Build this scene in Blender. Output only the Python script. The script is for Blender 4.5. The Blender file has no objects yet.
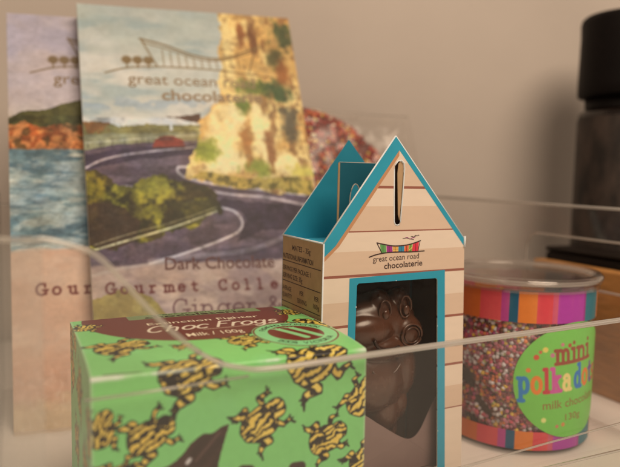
import bpy, bmesh, math, random
import numpy as np
from mathutils import Vector, Matrix

# ------------------------------------------------------------------ camera, light, exposure
U = 0.01                                    # all numbers below are centimetres
scene = bpy.context.scene
COL = scene.collection
R = math.radians
PITCH, ROLL, HC = R(5.341), R(1.218), 11.4

cam = bpy.data.cameras.new('camera')
cam.sensor_width = 36.0
cam.lens = 630.99 / 620.0 * 36.0
cam.clip_start = 0.01
cam.clip_end = 20.0
cam.dof.use_dof = True
cam.dof.focus_distance = 0.245
cam.dof.aperture_fstop = 8.0
cam.dof.aperture_blades = 0
camo = bpy.data.objects.new('camera', cam)
COL.objects.link(camo)
f_ = Vector((0, math.cos(PITCH), -math.sin(PITCH)))
u_ = Vector((0, math.sin(PITCH), math.cos(PITCH)))
r_ = Vector((1, 0, 0))
rr = r_ * math.cos(ROLL) + u_ * math.sin(ROLL)
uu = -r_ * math.sin(ROLL) + u_ * math.cos(ROLL)
camo.matrix_world = Matrix(((rr.x, uu.x, -f_.x, 0), (rr.y, uu.y, -f_.y, 0), (rr.z, uu.z, -f_.z, HC * U), (0, 0, 0, 1)))
scene.camera = camo

world = bpy.data.worlds.new('World')
scene.world = world
world.use_nodes = True
bg = world.node_tree.nodes['Background']
bg.inputs[0].default_value = (1.0, 0.78, 0.60, 1)
bg.inputs[1].default_value = 0.125


def area(name, loc, target, size, power, color):
    l = bpy.data.lights.new(name, 'AREA')
    l.shape = 'DISK'
    l.size = size
    l.energy = power
    l.color = color
    o = bpy.data.objects.new(name, l)
    COL.objects.link(o)
    o.location = loc
    d = Vector(target) - Vector(loc)
    o.rotation_euler = d.to_track_quat('-Z', 'Y').to_euler()
    return o


area('ceiling_lamp', (0.35, -0.22, 0.84), (0.03, 0.30, 0.06), 0.58, 8.5, (1.0, 0.785, 0.58))
area('fill_light', (-0.75, -0.35, 0.75), (0.0, 0.32, 0.08), 0.5, 1.5, (1.0, 0.77, 0.55))  # unseen fill light added to balance the key lamp

scene.view_settings.view_transform = 'Standard'
scene.view_settings.look = 'None'
scene.view_settings.exposure = 0.07
scene.view_settings.gamma = 1.0
scene.render.engine = 'CYCLES'
scene.cycles.transparent_max_bounces = 40
scene.cycles.max_bounces = 10
scene.cycles.caustics_refractive = False
scene.cycles.caustics_reflective = False

rng = np.random.default_rng(7)
random.seed(7)
LIGHT = np.array([1.0, 0.81, 0.63])

# ------------------------------------------------------------------ helpers


def lin(c):
    c = np.asarray(c, float) / 255.0
    return np.where(c <= 0.04045, c / 12.92, ((c + 0.055) / 1.055) ** 2.4)


def alb(c, gain=1.0):
    """surface colour of a print whose tint under the warm lamp is c (0-255)"""
    a = lin(c) / (LIGHT * 0.98) * gain
    m = a.max(-1, keepdims=True)
    return a * np.minimum(1.0, .84 / np.maximum(m, 1e-6))


def setp(o, label=None, cat=None, group=None, kind=None):
    if label: o['label'] = label
    if cat: o['category'] = cat
    if group: o['group'] = group
    if kind: o['kind'] = kind
    return o


def thing(name, label, cat, loc=(0, 0, 0), rotz=0.0, group=None):
    o = bpy.data.objects.new(name, None)
    COL.objects.link(o)
    o.empty_display_size = 0.01
    o.location = Vector(loc) * U
    o.rotation_euler = (0, 0, rotz)
    return setp(o, label, cat, group)


def thing_m(name, label, cat, o3, ax, ay, az, group=None):
    o = thing(name, label, cat, (0, 0, 0), 0, group)
    o.matrix_world = Matrix(((ax[0], ay[0], az[0], o3[0] * U), (ax[1], ay[1], az[1], o3[1] * U), (ax[2], ay[2], az[2], o3[2] * U), (0, 0, 0, 1)))
    return o


def obj(name, verts, faces, mats, parent=None, cols=None, smooth=False, fmat=None, recalc=True):
    me = bpy.data.meshes.new(name)
    v = np.asarray(verts, float) * U
    me.from_pydata([tuple(p) for p in v] if len(v) < 20000 else v.tolist(), [], [tuple(int(i) for i in f) for f in faces])
    if not isinstance(mats, (list, tuple)): mats = [mats]
    for m in mats: me.materials.append(m)
    if recalc:
        bm = bmesh.new(); bm.from_mesh(me)
        bmesh.ops.recalc_face_normals(bm, faces=bm.faces)
        bm.to_mesh(me); bm.free()
    if fmat is not None: me.polygons.foreach_set('material_index', np.asarray(fmat, np.int32))
    if smooth is True: me.polygons.foreach_set('use_smooth', np.ones(len(me.polygons), bool))
    if cols is not None:
        a = me.color_attributes.new('print_colour', 'FLOAT_COLOR', 'POINT')
        c = np.ones((len(verts), 4)); c[:, :3] = cols
        a.data.foreach_set('color', c.ravel())
    me.update()
    o = bpy.data.objects.new(name, me)
    COL.objects.link(o)
    if parent is not None: o.parent = parent
    return o


def smooth_by_angle(o, deg=40):
    me = o.data
    bm = bmesh.new(); bm.from_mesh(me)
    for f in bm.faces: f.smooth = True
    for e in bm.edges:
        if len(e.link_faces) == 2 and e.calc_face_angle(0) > R(deg): e.smooth = False
    bm.to_mesh(me); bm.free()
    return o


class MB:
    """collects shapes into one mesh"""
    def __init__(s): s.v = []; s.f = []; s.m = []
    def add(s, v, f, mi=0):
        b = len(s.v)
        s.v += [tuple(p) for p in v]
        s.f += [tuple(i + b for i in q) for q in f]
        s.m += [mi] * len(f)
    def box(s, x0, x1, y0, y1, z0, z1, mi=0):
        v = [(x, y, z) for x in (x0, x1) for y in (y0, y1) for z in (z0, z1)]
        s.add(v, [(0, 1, 3, 2), (4, 6, 7, 5), (0, 4, 5, 1), (2, 3, 7, 6), (0, 2, 6, 4), (1, 5, 7, 3)], mi)
    def build(s, name, mats, parent=None, **k): return obj(name, s.v, s.f, mats, parent, fmat=s.m, **k)


def fill(loops):
    """triangulate a polygon with holes; returns 2-D points, triangles"""
    bm = bmesh.new(); edges = []
    for lp in loops:
        vs = [bm.verts.new((p[0], p[1], 0)) for p in lp]
        for a, b in zip(vs, vs[1:] + vs[:1]): edges.append(bm.edges.new((a, b)))
    bm.verts.index_update()
    bmesh.ops.triangle_fill(bm, use_beauty=True, use_dissolve=False, edges=edges)
    bm.verts.index_update()
    pts = [(v.co.x, v.co.y) for v in bm.verts]
    tri = [tuple(v.index for v in f.verts) for f in bm.faces]
    bm.free()
    return pts, tri


def plate(loops, thick, fn):
    """solid sheet: loops in 2-D, fn(x, y, t) -> 3-D"""
    pts, tri = fill(loops)
    n = len(pts)
    v = [fn(x, y, 0) for x, y in pts] + [fn(x, y, thick) for x, y in pts]
    f = list(tri) + [tuple(i + n for i in reversed(t)) for t in tri]
    b = 0
    for lp in loops:
        k = len(lp)
        for i in range(k):
            a, c = b + i, b + (i + 1) % k
            f.append((a, c, c + n, a + n))
        b += k
    return v, f


def tube(pts, r, seg=10, closed=False, sx=1.0):
    P = [Vector(p) for p in pts]; n = len(P); v = []; f = []
    for i, p in enumerate(P):
        t = (P[(i + 1) % n] - P[i - 1]) if closed or 0 < i < n - 1 else (P[1] - P[0] if i == 0 else P[-1] - P[-2])
        t.normalize()
        ref = Vector((0, 0, 1)) if abs(t.z) < 0.95 else Vector((1, 0, 0))
        a = t.cross(ref).normalized(); b = a.cross(t).normalized()
        rad = r[i] if isinstance(r, (list, tuple)) else r
        for k in range(seg):
            q = 2 * math.pi * k / seg
            v.append(p + a * math.cos(q) * rad * sx + b * math.sin(q) * rad)
    for i in range(n if closed else n - 1):
        for k in range(seg):
            a0, a1 = i * seg + k, i * seg + (k + 1) % seg
            b0, b1 = ((i + 1) % n) * seg + k, ((i + 1) % n) * seg + (k + 1) % seg
            f.append((a0, a1, b1, b0))
    if not closed:
        f.append(tuple(range(seg))); f.append(tuple(range((n - 1) * seg, n * seg)))
    return v, f


def lathe(prof, seg=96, c=(0, 0)):
    v = []; f = []
    n = len(prof)
    for i in range(seg):
        a = 2 * math.pi * i / seg
        for r, z in prof: v.append((c[0] + r * math.sin(a), c[1] - r * math.cos(a), z))
    for i in range(seg):
        j = (i + 1) % seg
        for k in range(n - 1): f.append((i * n + k, j * n + k, j * n + k + 1, i * n + k + 1))
    return v, f


def ribbon(pts, w, fn, off):
    """flat printed stroke on a panel"""
    P = [Vector((p[0], p[1])) for p in pts]; v = []; f = []
    for i, p in enumerate(P):
        t = (P[min(i + 1, len(P) - 1)] - P[max(i - 1, 0)]).normalized()
        nrm = Vector((-t.y, t.x))
        ww = (w[i] if isinstance(w, (list, tuple)) else w) / 2
        for s in (-1, 1): q = p + nrm * s * ww; v.append(fn(q.x, q.y, off))
    for i in range(len(P) - 1): f.append((2 * i, 2 * i + 1, 2 * i + 3, 2 * i + 2))
    return v, f


_tc = {}


def text2d(s, size, bold=0.0, xs=1.0, align='LEFT'):
    key = (s, bold)
    if key not in _tc:
        c = bpy.data.curves.new('lettering_curve', 'FONT')
        c.body = s; c.size = 1.0; c.offset = bold; c.resolution_u = 3; c.fill_mode = 'FRONT'
        o = bpy.data.objects.new('lettering_curve', c); COL.objects.link(o)
        bpy.context.view_layer.update()
        m = o.evaluated_get(bpy.context.evaluated_depsgraph_get()).to_mesh()
        v = np.array([(p.co.x, p.co.y) for p in m.vertices]); fa = [tuple(p.vertices) for p in m.polygons]
        o.evaluated_get(bpy.context.evaluated_depsgraph_get()).to_mesh_clear()
        bpy.data.objects.remove(o); bpy.data.curves.remove(c)
        _tc[key] = (v, fa)
    v, fa = _tc[key]
    v = v * size * np.array([xs, 1.0])
    w = v[:, 0].max() - v[:, 0].min()
    v = v - np.array([v[:, 0].min(), 0])
    if align == 'CENTER': v = v - np.array([w / 2, 0])
    if align == 'RIGHT': v = v - np.array([w, 0])
    return v, fa


def put_text(mb, s, x, y, size, fn, off, bold=0.0, xs=1.0, align='LEFT', mi=0, rot=0.0, width=None):
    v, fa = text2d(s, size, bold, 1.0, align)
    if width: xs = width / (v[:, 0].max() - v[:, 0].min())
    v = v * np.array([xs, 1.0])
    c, sn = math.cos(rot), math.sin(rot)
    mb.add([fn(x + p[0] * c - p[1] * sn, y + p[0] * sn + p[1] * c, off) for p in v], fa, mi)


# ---- value noise
def _hash(ix, iy, seed):
    h = (ix.astype(np.int64) * 374761393 + iy.astype(np.int64) * 668265263 + seed * 974634777) & 0x7fffffff
    h = ((h ^ (h >> 13)) * 1274126177) & 0x7fffffff
    h = h ^ (h >> 16)
    return (h & 0xffff) / 65535.0


def vnoise(x, y, seed=0):
    ix, iy = np.floor(x), np.floor(y)
    fx, fy = x - ix, y - iy
    fx = fx * fx * (3 - 2 * fx); fy = fy * fy * (3 - 2 * fy)
    a, b = _hash(ix, iy, seed), _hash(ix + 1, iy, seed)
    c, d = _hash(ix, iy + 1, seed), _hash(ix + 1, iy + 1, seed)
    return (a * (1 - fx) + b * fx) * (1 - fy) + (c * (1 - fx) + d * fx) * fy


def fbm(x, y, seed=0, o=4):
    s = 0; a = 0.5; t = 0
    for k in range(o):
        s = s + a * vnoise(x * 2 ** k, y * 2 ** k, seed + k * 17); t += a; a *= 0.55
    return s / t


def sstep(a, b, x):
    t = np.clip((x - a) / (b - a), 0, 1)
    return t * t * (3 - 2 * t)


def arc(cx, cy, rx, ry, a0, a1, n=16):
    return [(cx + rx * math.cos(R(a0 + (a1 - a0) * i / n)), cy + ry * math.sin(R(a0 + (a1 - a0) * i / n))) for i in range(n + 1)]


# ---- stroke letters: advance, strokes, serifs
GL = {
 'G': (.98, [arc(.45, .5, .4, .5, 48, 318), [(.8, .4), (.8, .06)]], [[(.56, .41), (.95, .41)], [(.74, .96), (.74, .7)]]),
 'C': (.92, [arc(.45, .5, .4, .5, 48, 312)], [[(.74, .96), (.74, .7)]]),
 'F': (.82, [[(.18, 0), (.18, 1)], [(.18, .98), (.75, .98)], [(.18, .52), (.58, .52)]], [[(.02, 0), (.38, 0)]]),
 'o': (.76, [arc(.36, .33, .3, .33, 0, 360)], []),
 'u': (.82, [[(.14, .64), (.14, .24)], arc(.35, .23, .21, .23, 180, 360), [(.56, .64), (.56, 0)]], [[(0, .64), (.14, .64)], [(.42, .64), (.56, .64)], [(.56, 0), (.72, 0)]]),
 'r': (.62, [[(.18, 0), (.18, .62)], arc(.42, .34, .24, .29, 165, 60)], [[(.02, 0), (.38, 0)], [(.03, .63), (.18, .63)]]),
 'm': (1.1, [[(.14, 0), (.14, .64)], arc(.32, .42, .18, .22, 180, 0), [(.5, .42), (.5, 0)], arc(.68, .42, .18, .22, 180, 0), [(.86, .42), (.86, 0)]], [[(.02, 0), (.27, 0)], [(.4, 0), (.62, 0)], [(.76, 0), (1.0, 0)], [(0, .64), (.14, .64)]]),
 'n': (.84, [[(.14, 0), (.14, .64)], arc(.37, .4, .23, .24, 180, 0), [(.6, .4), (.6, 0)]], [[(.01, 0), (.3, 0)], [(.46, 0), (.76, 0)], [(0, .64), (.14, .64)]]),
 'h': (.84, [[(.14, 0), (.14, 1)], arc(.37, .4, .23, .24, 180, 0), [(.6, .4), (.6, 0)]], [[(.01, 0), (.3, 0)], [(.46, 0), (.76, 0)], [(0, 1), (.14, 1)]]),
 'e': (.74, [arc(.36, .33, .3, .33, 5, 318), [(.07, .36), (.65, .36)]], []),
 't': (.62, [[(.24, .88), (.24, .18)], arc(.4, .18, .16, .17, 180, 310), [(.04, .64), (.5, .64)]], []),
 'l': (.46, [[(.2, 1), (.2, 0)]], [[(.04, 1), (.2, 1)], [(.02, 0), (.4, 0)]]),
 'i': (.46, [[(.2, .64), (.2, 0)], [(.2, .91), (.2, .93)]], [[(.04, .64), (.2, .64)], [(.02, 0), (.4, 0)]]),
 'c': (.7, [arc(.36, .33, .3, .33, 48, 315)], [[(.57, .6), (.57, .46)]]),
 'g': (.82, [arc(.34, .35, .27, .3, 0, 360), [(.62, .66), (.62, -.1)], arc(.37, -.1, .25, .2, 0, -155)], [[(.62, .64), (.76, .64)]]),
 'p': (.8, [[(.16, .64), (.16, -.34)], arc(.4, .33, .26, .32, 0, 360)], [[(0, -.34), (.34, -.34)], [(0, .64), (.16, .64)]]),
 'k': (.78, [[(.16, 1), (.16, 0)], [(.18, .27), (.5, .6)], [(.32, .4), (.58, .03)]], [[(0, 1), (.16, 1)], [(0, 0), (.32, 0)], [(.38, .63), (.66, .63)], [(.46, 0), (.74, 0)]]),
 'a': (.76, [arc(.33, .44, .23, .21, 155, 0), [(.56, .44), (.56, 0)], arc(.32, .2, .24, .2, 0, 360)], [[(.56, 0), (.7, 0)]]),
 'd': (.8, [[(.58, 1), (.58, 0)], arc(.34, .33, .26, .32, 0, 360)], [[(.42, 1), (.58, 1)], [(.58, 0), (.74, 0)]]),
 's': (.62, [arc(.3, .48, .2, .16, 35, 260) + arc(.3, .16, .22, .16, 80, -150)], []),
 '&': (.95, [[(.8, .5), (.55, .1)] + arc(.36, .22, .28, .24, -40, -190) + [(.45, .62)] + arc(.4, .78, .16, .18, -20, 200) + [(.78, .02)]], []),
 ' ': (.5, [], []),
}


class Canvas:
    """paints print artwork on a sheet (x, y in cm, colours 0-255)"""
    def __init__(s, X, Y, base):
        s.X, s.Y = X, Y
        s.C = np.tile(np.asarray(base, float), (len(X), 1))
    def put(s, a, c):
        a = np.clip(a, 0, 1)[:, None]
        s.C = s.C * (1 - a) + np.asarray(c, float) * a
    def inside(s, poly, X=None, Y=None):
        X = s.X if X is None else X; Y = s.Y if Y is None else Y
        r = np.zeros(len(X), bool)
        for (x0, y0), (x1, y1) in zip(poly, poly[1:] + poly[:1]):
            if y0 == y1: continue
            r ^= ((y0 > Y) != (y1 > Y)) & (X < (x1 - x0) * (Y - y0) / (y1 - y0) + x0)
        return r
    def poly(s, poly, c, a=1.0, wob=0.0, freq=1.0, seed=0):
        X, Y = s.X, s.Y
        if wob:
            X = X + (fbm(s.X * freq, s.Y * freq, seed) - .5) * 2 * wob
            Y = Y + (fbm(s.X * freq, s.Y * freq, seed + 50) - .5) * 2 * wob
        m = s.inside(poly, X, Y)
        s.put(m * (a if np.isscalar(a) else a), c)
        return m
    def stroke(s, pts, w, c, a=1.0, soft=0.02):
        pts = np.asarray(pts, float)
        m = w / 2 + soft * 2
        k = (s.X > pts[:, 0].min() - m) & (s.X < pts[:, 0].max() + m) & (s.Y > pts[:, 1].min() - m) & (s.Y < pts[:, 1].max() + m)
        i = np.nonzero(k)[0]
        if len(i) == 0: return
        x, y = s.X[i], s.Y[i]; d = np.full(len(i), 1e9)
        for (x0, y0), (x1, y1) in zip(pts[:-1], pts[1:]):
            dx, dy = x1 - x0, y1 - y0; L = dx * dx + dy * dy + 1e-12
            t = np.clip(((x - x0) * dx + (y - y0) * dy) / L, 0, 1)
            d = np.minimum(d, np.hypot(x - x0 - t * dx, y - y0 - t * dy))
        al = (1 - sstep(w / 2 - soft, w / 2 + soft, d)) * a
        s.C[i] = s.C[i] * (1 - al[:, None]) + np.asarray(c, float) * al[:, None]
    def text(s, t, x, y, size, w, c, sp=0.0, shear=0.0, serif=True, rot=0.0, soft=.015, xs=1.0, tilt=0.0):
        cols = c if isinstance(c, list) else None
        k = 0
        for ch in t:
            adv, st, se = GL[ch]
            cc = cols[k % len(cols)] if cols else c
            if ch != ' ': k += 1
            for ln in st + (se if serif else []):
                q = []
                for px, py in ln:
                    a, b = (px * xs + py * shear) * size, py * size
                    q.append((x + a * math.cos(rot) - b * math.sin(rot), y + a * math.sin(rot) + b * math.cos(rot)))
                s.stroke(q, w, cc, 1.0, soft)
            d = (adv * xs + sp) * size
            x += d * math.cos(rot); y += d * math.sin(rot)
        return x, y
    def punch(s, g, k): s.C = np.clip(255 * (s.C / 255) ** g * k, 0, 252)
    def colours(s, gain=1.0): return alb(s.C, gain)


def frog(cv, cx, cy, ang, L, seed, spread=1.0):
    """striped black and gold frog print, L long, head along ang"""
    c, sn = math.cos(R(ang)), math.sin(R(ang))
    k = (abs(cv.X - cx) < L * .95) & (abs(cv.Y - cy) < L * .95)
    i = np.nonzero(k)[0]
    if len(i) == 0: return
    x0, y0 = (cv.X[i] - cx) / L * 2, (cv.Y[i] - cy) / L * 2
    x0 = x0 + (fbm(x0 * 2.6 + seed, y0 * 2.6, seed) - .5) * .17
    y0 = y0 + (fbm(x0 * 2.6 + seed, y0 * 2.6 + 9, seed + 3) - .5) * .17
    x, y = x0 * c + y0 * sn, -x0 * sn + y0 * c
    def ell(ex, ey, rx, ry): return (np.hypot((x - ex) / rx, (y - ey) / ry) - 1) * min(rx, ry)
    body = np.minimum(np.minimum(ell(-.12, 0, .74, .60), ell(.58, 0, .38, .40)), ell(-.45, 0, .44, .54))
    def seg(pts, r0, r1):
        d = np.full(len(x), 9.0); n = len(pts) - 1
        for j in range(n):
            (ax, ay), (bx, by) = pts[j], pts[j + 1]
            dx, dy = bx - ax, by - ay
            t = np.clip(((x - ax) * dx + (y - ay) * dy) / (dx * dx + dy * dy), 0, 1)
            d = np.minimum(d, np.hypot(x - ax - t * dx, y - ay - t * dy) - (r0 + (r1 - r0) * (j + t) / n))
        return d
    legs = np.full(len(x), 9.0); toes = np.full(len(x), 9.0)
    rs = random.Random(seed)
    for sg in (-1, 1):
        j = lambda: rs.uniform(-.09, .09)
        h = (.70 + j() * .6, sg * (.68 * spread + j() * .6))
        legs = np.minimum(legs, seg([(.28, sg * .42), (.42 + j() * .6, sg * (.70 + j() * .6)), h], .13, .09))
        for q in (-.15, .0, .15): toes = np.minimum(toes, seg([h, (h[0] + .12 + j() * .3, h[1] + sg * .04 + q)], .05, .03))
        g = (-.74 + j() * .6, sg * (.80 * spread + j() * .5))
        legs = np.minimum(legs, seg([(-.5, sg * .38), (-.28 + j() * .6, sg * (.70 + j() * .5)), (-.62 + j() * .6, sg * .72), g], .19, .10))
        for q in (-.17, -.02, .13): toes = np.minimum(toes, seg([g, (g[0] - .12, g[1] + sg * .09 + q)], .05, .03))
    sd = np.minimum(np.minimum(body, legs), toes)
    black = 1 - sstep(-.015, .02, sd)
    w = fbm(x * 2.6 + seed * 3, y * 2.6, seed + 8) - .5
    tt = y * 4.3 + .22 * np.sin(x * 3.4 + seed) + .06 * np.sin(x * 9 + y * 4 + seed) + w * 1.9 + .25
    st = np.sin(2 * math.pi * tt)
    idx = np.floor(tt)
    br = vnoise(x * 4.6 + idx * 7.37 + seed, idx * 3.1 + .5, seed + 21)
    gold = sstep(-.42, -.05, st - sstep(.60, .70, br) * 1.7) * (1 - sstep(-.06, -.025, body))
    lg = np.sin(2 * math.pi * (x * 2.9 + y * 1.2 + w)) + .25
    gold = np.maximum(gold, sstep(.0, .35, lg) * (1 - sstep(-.07, -.03, legs)) * (body > .02))
    hue = fbm(x * 4, y * 4, seed + 5)[:, None]
    gcol = np.array([246, 212, 104.]) * hue + np.array([220, 172, 62.]) * (1 - hue)
    b = black[:, None]; g = gold[:, None]
    cc = cv.C[i] * (1 - b) + np.array([24, 21, 17.]) * b
    cv.C[i] = cc * (1 - g) + gcol * g


def gridmesh(nx, ny):
    i = np.arange(nx - 1)[:, None] * ny + np.arange(ny - 1)[None, :]
    i = i.ravel()
    return np.stack([i, i + ny, i + ny + 1, i + 1], 1)


def sheet(name, W, H, step, paint, fn, mat, parent, x0=0.0, y0=0.0, gain=1.0, smooth=True):
    """fine printed sheet: paint(Canvas), fn(X, Y) -> N x 3"""
    nx, ny = max(2, int(W / step) + 1), max(2, int(H / step) + 1)
    X, Y = np.meshgrid(np.linspace(x0, x0 + W, nx), np.linspace(y0, y0 + H, ny), indexing='ij')
    X, Y = X.ravel(), Y.ravel()
    cv = Canvas(X, Y, (200, 200, 200)); paint(cv)
    return obj(name, fn(X, Y), gridmesh(nx, ny), mat, parent, cols=cv.colours(gain), smooth=smooth, recalc=False)


# ---- materials
def nodes(name):
    m = bpy.data.materials.new(name); m.use_nodes = True
    nt = m.node_tree
    return m, nt, nt.nodes['Principled BSDF']


def N(nt, t, **kw):
    n = nt.nodes.new(t)
    for k, v in kw.items():
        if k in n.inputs.keys(): n.inputs[k].default_value = v
        else: setattr(n, k, v)
    return n


def noise_socket(nt, scale, detail=4, coord='Object', stretch=None):
    tc = N(nt, 'ShaderNodeTexCoord'); no = N(nt, 'ShaderNodeTexNoise', Scale=scale, Detail=detail)
    if stretch:
        mp = N(nt, 'ShaderNodeMapping', Scale=stretch); nt.links.new(tc.outputs[coord], mp.inputs[0]); nt.links.new(mp.outputs[0], no.inputs['Vector'])
    else: nt.links.new(tc.outputs[coord], no.inputs['Vector'])
    return no.outputs['Fac']


def mat(name, col, rough=.5, var=.08, scale=60., bump=0., bscale=300., spec=.5, coat=0., metal=0., stretch=None):
    """col: linear albedo"""
    m, nt, p = nodes(name)
    fac = noise_socket(nt, scale, 5, stretch=stretch)
    rp = N(nt, 'ShaderNodeValToRGB')
    c = np.asarray(col, float)
    rp.color_ramp.elements[0].position = .3; rp.color_ramp.elements[1].position = .7
    rp.color_ramp.elements[0].color = (*np.clip(c * (1 - var), 0, 1), 1)
    rp.color_ramp.elements[1].color = (*np.clip(c * (1 + var), 0, 1), 1)
    nt.links.new(fac, rp.inputs[0]); nt.links.new(rp.outputs[0], p.inputs['Base Color'])
    mr = N(nt, 'ShaderNodeMapRange'); mr.inputs['To Min'].default_value = max(rough - .06, .02); mr.inputs['To Max'].default_value = rough + .06
    nt.links.new(fac, mr.inputs['Value']); nt.links.new(mr.outputs[0], p.inputs['Roughness'])
    p.inputs['Specular IOR Level'].default_value = spec
    p.inputs['Coat Weight'].default_value = coat; p.inputs['Coat Roughness'].default_value = .15
    p.inputs['Metallic'].default_value = metal
    if bump:
        b = N(nt, 'ShaderNodeBump', Strength=bump, Distance=.0003)
        nt.links.new(noise_socket(nt, bscale, 3), b.inputs['Height']); nt.links.new(b.outputs[0], p.inputs['Normal'])
    return m


def printed(name, rough=.4, spec=.4, bump=.05, bscale=900., coat=0.):
    m, nt, p = nodes(name)
    a = N(nt, 'ShaderNodeAttribute', attribute_name='print_colour')
    fac = noise_socket(nt, 500, 2)
    mx = N(nt, 'ShaderNodeMix', data_type='RGBA', blend_type='MULTIPLY'); mx.inputs[0].default_value = 1.0
    mr = N(nt, 'ShaderNodeMapRange'); mr.inputs['To Min'].default_value = .93; mr.inputs['To Max'].default_value = 1.07
    nt.links.new(fac, mr.inputs['Value'])
    nt.links.new(a.outputs['Color'], mx.inputs[6]); nt.links.new(mr.outputs[0], mx.inputs[7])
    nt.links.new(mx.outputs[2], p.inputs['Base Color'])
    p.inputs['Roughness'].default_value = rough; p.inputs['Specular IOR Level'].default_value = spec
    p.inputs['Coat Weight'].default_value = coat; p.inputs['Coat Roughness'].default_value = .2
    if bump:
        b = N(nt, 'ShaderNodeBump', Strength=bump, Distance=.0002)
        nt.links.new(noise_socket(nt, bscale, 2), b.inputs['Height']); nt.links.new(b.outputs[0], p.inputs['Normal'])
    return m


def clear(name, tint=(1, 1, 1), f0=.04, rough=.04, haze=0.0, hcol=(.8, .8, .78), bump=0., bscale=40., smear=0., power=5.0):
    """thin clear plastic: sees straight through, reflects more at a slant, with haze scattered by the material"""
    m, nt, p = nodes(name)
    nt.nodes.remove(p)
    out = nt.nodes['Material Output']
    tr = N(nt, 'ShaderNodeBsdfTransparent'); tr.inputs[0].default_value = (*tint, 1)
    gl = N(nt, 'ShaderNodeBsdfGlossy', Roughness=rough)
    lw = N(nt, 'ShaderNodeLayerWeight', Blend=.5)
    pw = N(nt, 'ShaderNodeMath', operation='POWER'); pw.inputs[1].default_value = power
    ma = N(nt, 'ShaderNodeMath', operation='MULTIPLY_ADD'); ma.inputs[1].default_value = .9 - f0; ma.inputs[2].default_value = f0
    nt.links.new(lw.outputs['Facing'], pw.inputs[0]); nt.links.new(pw.outputs[0], ma.inputs[0])
    mx = N(nt, 'ShaderNodeMixShader'); nt.links.new(ma.outputs[0], mx.inputs[0])
    base = tr.outputs[0]
    if haze or smear:
        df = N(nt, 'ShaderNodeBsdfDiffuse'); df.inputs[0].default_value = (*hcol, 1)
        tl = N(nt, 'ShaderNodeBsdfTranslucent'); tl.inputs[0].default_value = (*hcol, 1)
        ad = N(nt, 'ShaderNodeMixShader'); ad.inputs[0].default_value = .5
        nt.links.new(df.outputs[0], ad.inputs[1]); nt.links.new(tl.outputs[0], ad.inputs[2])
        hz = N(nt, 'ShaderNodeMixShader'); hz.inputs[0].default_value = haze
        if smear:
            fac = noise_socket(nt, 28, 6, stretch=(1, 1, .35))
            mr = N(nt, 'ShaderNodeMapRange'); mr.inputs['From Min'].default_value = .45; mr.inputs['From Max'].default_value = .75
            mr.inputs['To Min'].default_value = haze; mr.inputs['To Max'].default_value = haze + smear
            nt.links.new(fac, mr.inputs['Value']); nt.links.new(mr.outputs[0], hz.inputs[0])
        nt.links.new(base, hz.inputs[1]); nt.links.new(ad.outputs[0], hz.inputs[2]); base = hz.outputs[0]
    nt.links.new(base, mx.inputs[1]); nt.links.new(gl.outputs[0], mx.inputs[2])
    if bump:
        b = N(nt, 'ShaderNodeBump', Strength=bump, Distance=.002)
        nt.links.new(noise_socket(nt, bscale, 3), b.inputs['Height']); nt.links.new(b.outputs[0], gl.inputs['Normal'])
    nt.links.new(mx.outputs[0], out.inputs[0])
    return m


M = {}
M['wall'] = mat('painted_wall', (.545, .49, .45), .75, .07, 5, .5, 120, .25)
M['counter'] = mat('white_laminate', (.86, .85, .84), .30, .03, 25, .04, 400, .45)
M['acrylic'] = clear('clear_acrylic', (.99, .985, .98), .022, .03, .003, smear=.012)
M['front'] = clear('acrylic_front', (.99, .985, .98), .031, .06, .001, smear=.007)
M['softedge'] = clear('acrylic_soft_edge', (.97, .95, .92), .08, .10, .32, (.92, .90, .87), power=3.0)
M['bead'] = clear('acrylic_edge', (.97, .95, .92), .12, .08, .50, (.92, .90, .88), power=3.0)
M['white_highlight'] = clear('acrylic_rim_highlight', (.97, .95, .93), .2, .2, .75, (.92, .90, .88), power=3.0)  # white of the highlight drawn along the front rim
M['wrap'] = clear('crumpled_cellophane', (.98, .97, .96), .02, .40, .04, (.9, .88, .86), smear=.10)
M['base'] = clear('brightened_acrylic_base', (.99, .98, .97), .01, .15, .30, (.92, .91, .90), smear=.10, power=9.0)  # white haze added to brighten the clear tub floor
M['edge'] = clear('acrylic_thin_edge', (.96, .94, .92), .08, .12, .36, (.85, .83, .80), power=3.0)
M['corner'] = clear('acrylic_corner', (.97, .96, .95), .06, .10, .10, smear=.08, power=2.5)
M['film'] = clear('cellophane', (.99, .99, .98), .018, .06, .004, bump=.5, bscale=60)
M['bag'] = clear('clear_bag', (.97, .96, .95), .04, .24, .02, (.94, .92, .90), smear=.10, bump=.5, bscale=35)
M['jarplastic'] = clear('jar_plastic', (.985, .98, .975), .05, .05, .02, bump=.05)
M['lidplastic'] = clear('lid_plastic', (.96, .94, .93), .06, .05, .035, (.85, .8, .78), power=3.5)
M['print'] = printed('printed_card', .45, .25)
M['gloss_print'] = printed('gloss_card', .33, .5, .03)
M['label_print'] = printed('label_paper', .4, .4, .03)
M['kraft'] = mat('kraft_board', alb((176, 134, 92)), .7, .08, 200, .1, 900, .3)
M['card_edge'] = mat('white_card_edge', alb((235, 222, 205), .9), .7, .05, 300, 0, 300, .3)
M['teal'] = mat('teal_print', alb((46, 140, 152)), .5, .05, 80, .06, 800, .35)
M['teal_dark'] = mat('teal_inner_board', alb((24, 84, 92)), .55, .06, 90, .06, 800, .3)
M['brownline'] = mat('brown_print', alb((150, 84, 66)), .55, .05, 120)
M['ink'] = mat('dark_brown_ink', alb((66, 40, 34), .8), .55, .05, 120)
M['gold'] = mat('bronze_ink', alb((134, 100, 58), .9), .45, .08, 150)
M['redink'] = mat('red_brown_ink', alb((112, 46, 38), .55), .55, .06, 120)
M['cream'] = mat('cream_ink', alb((236, 205, 165)), .5, .04, 120)
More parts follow.
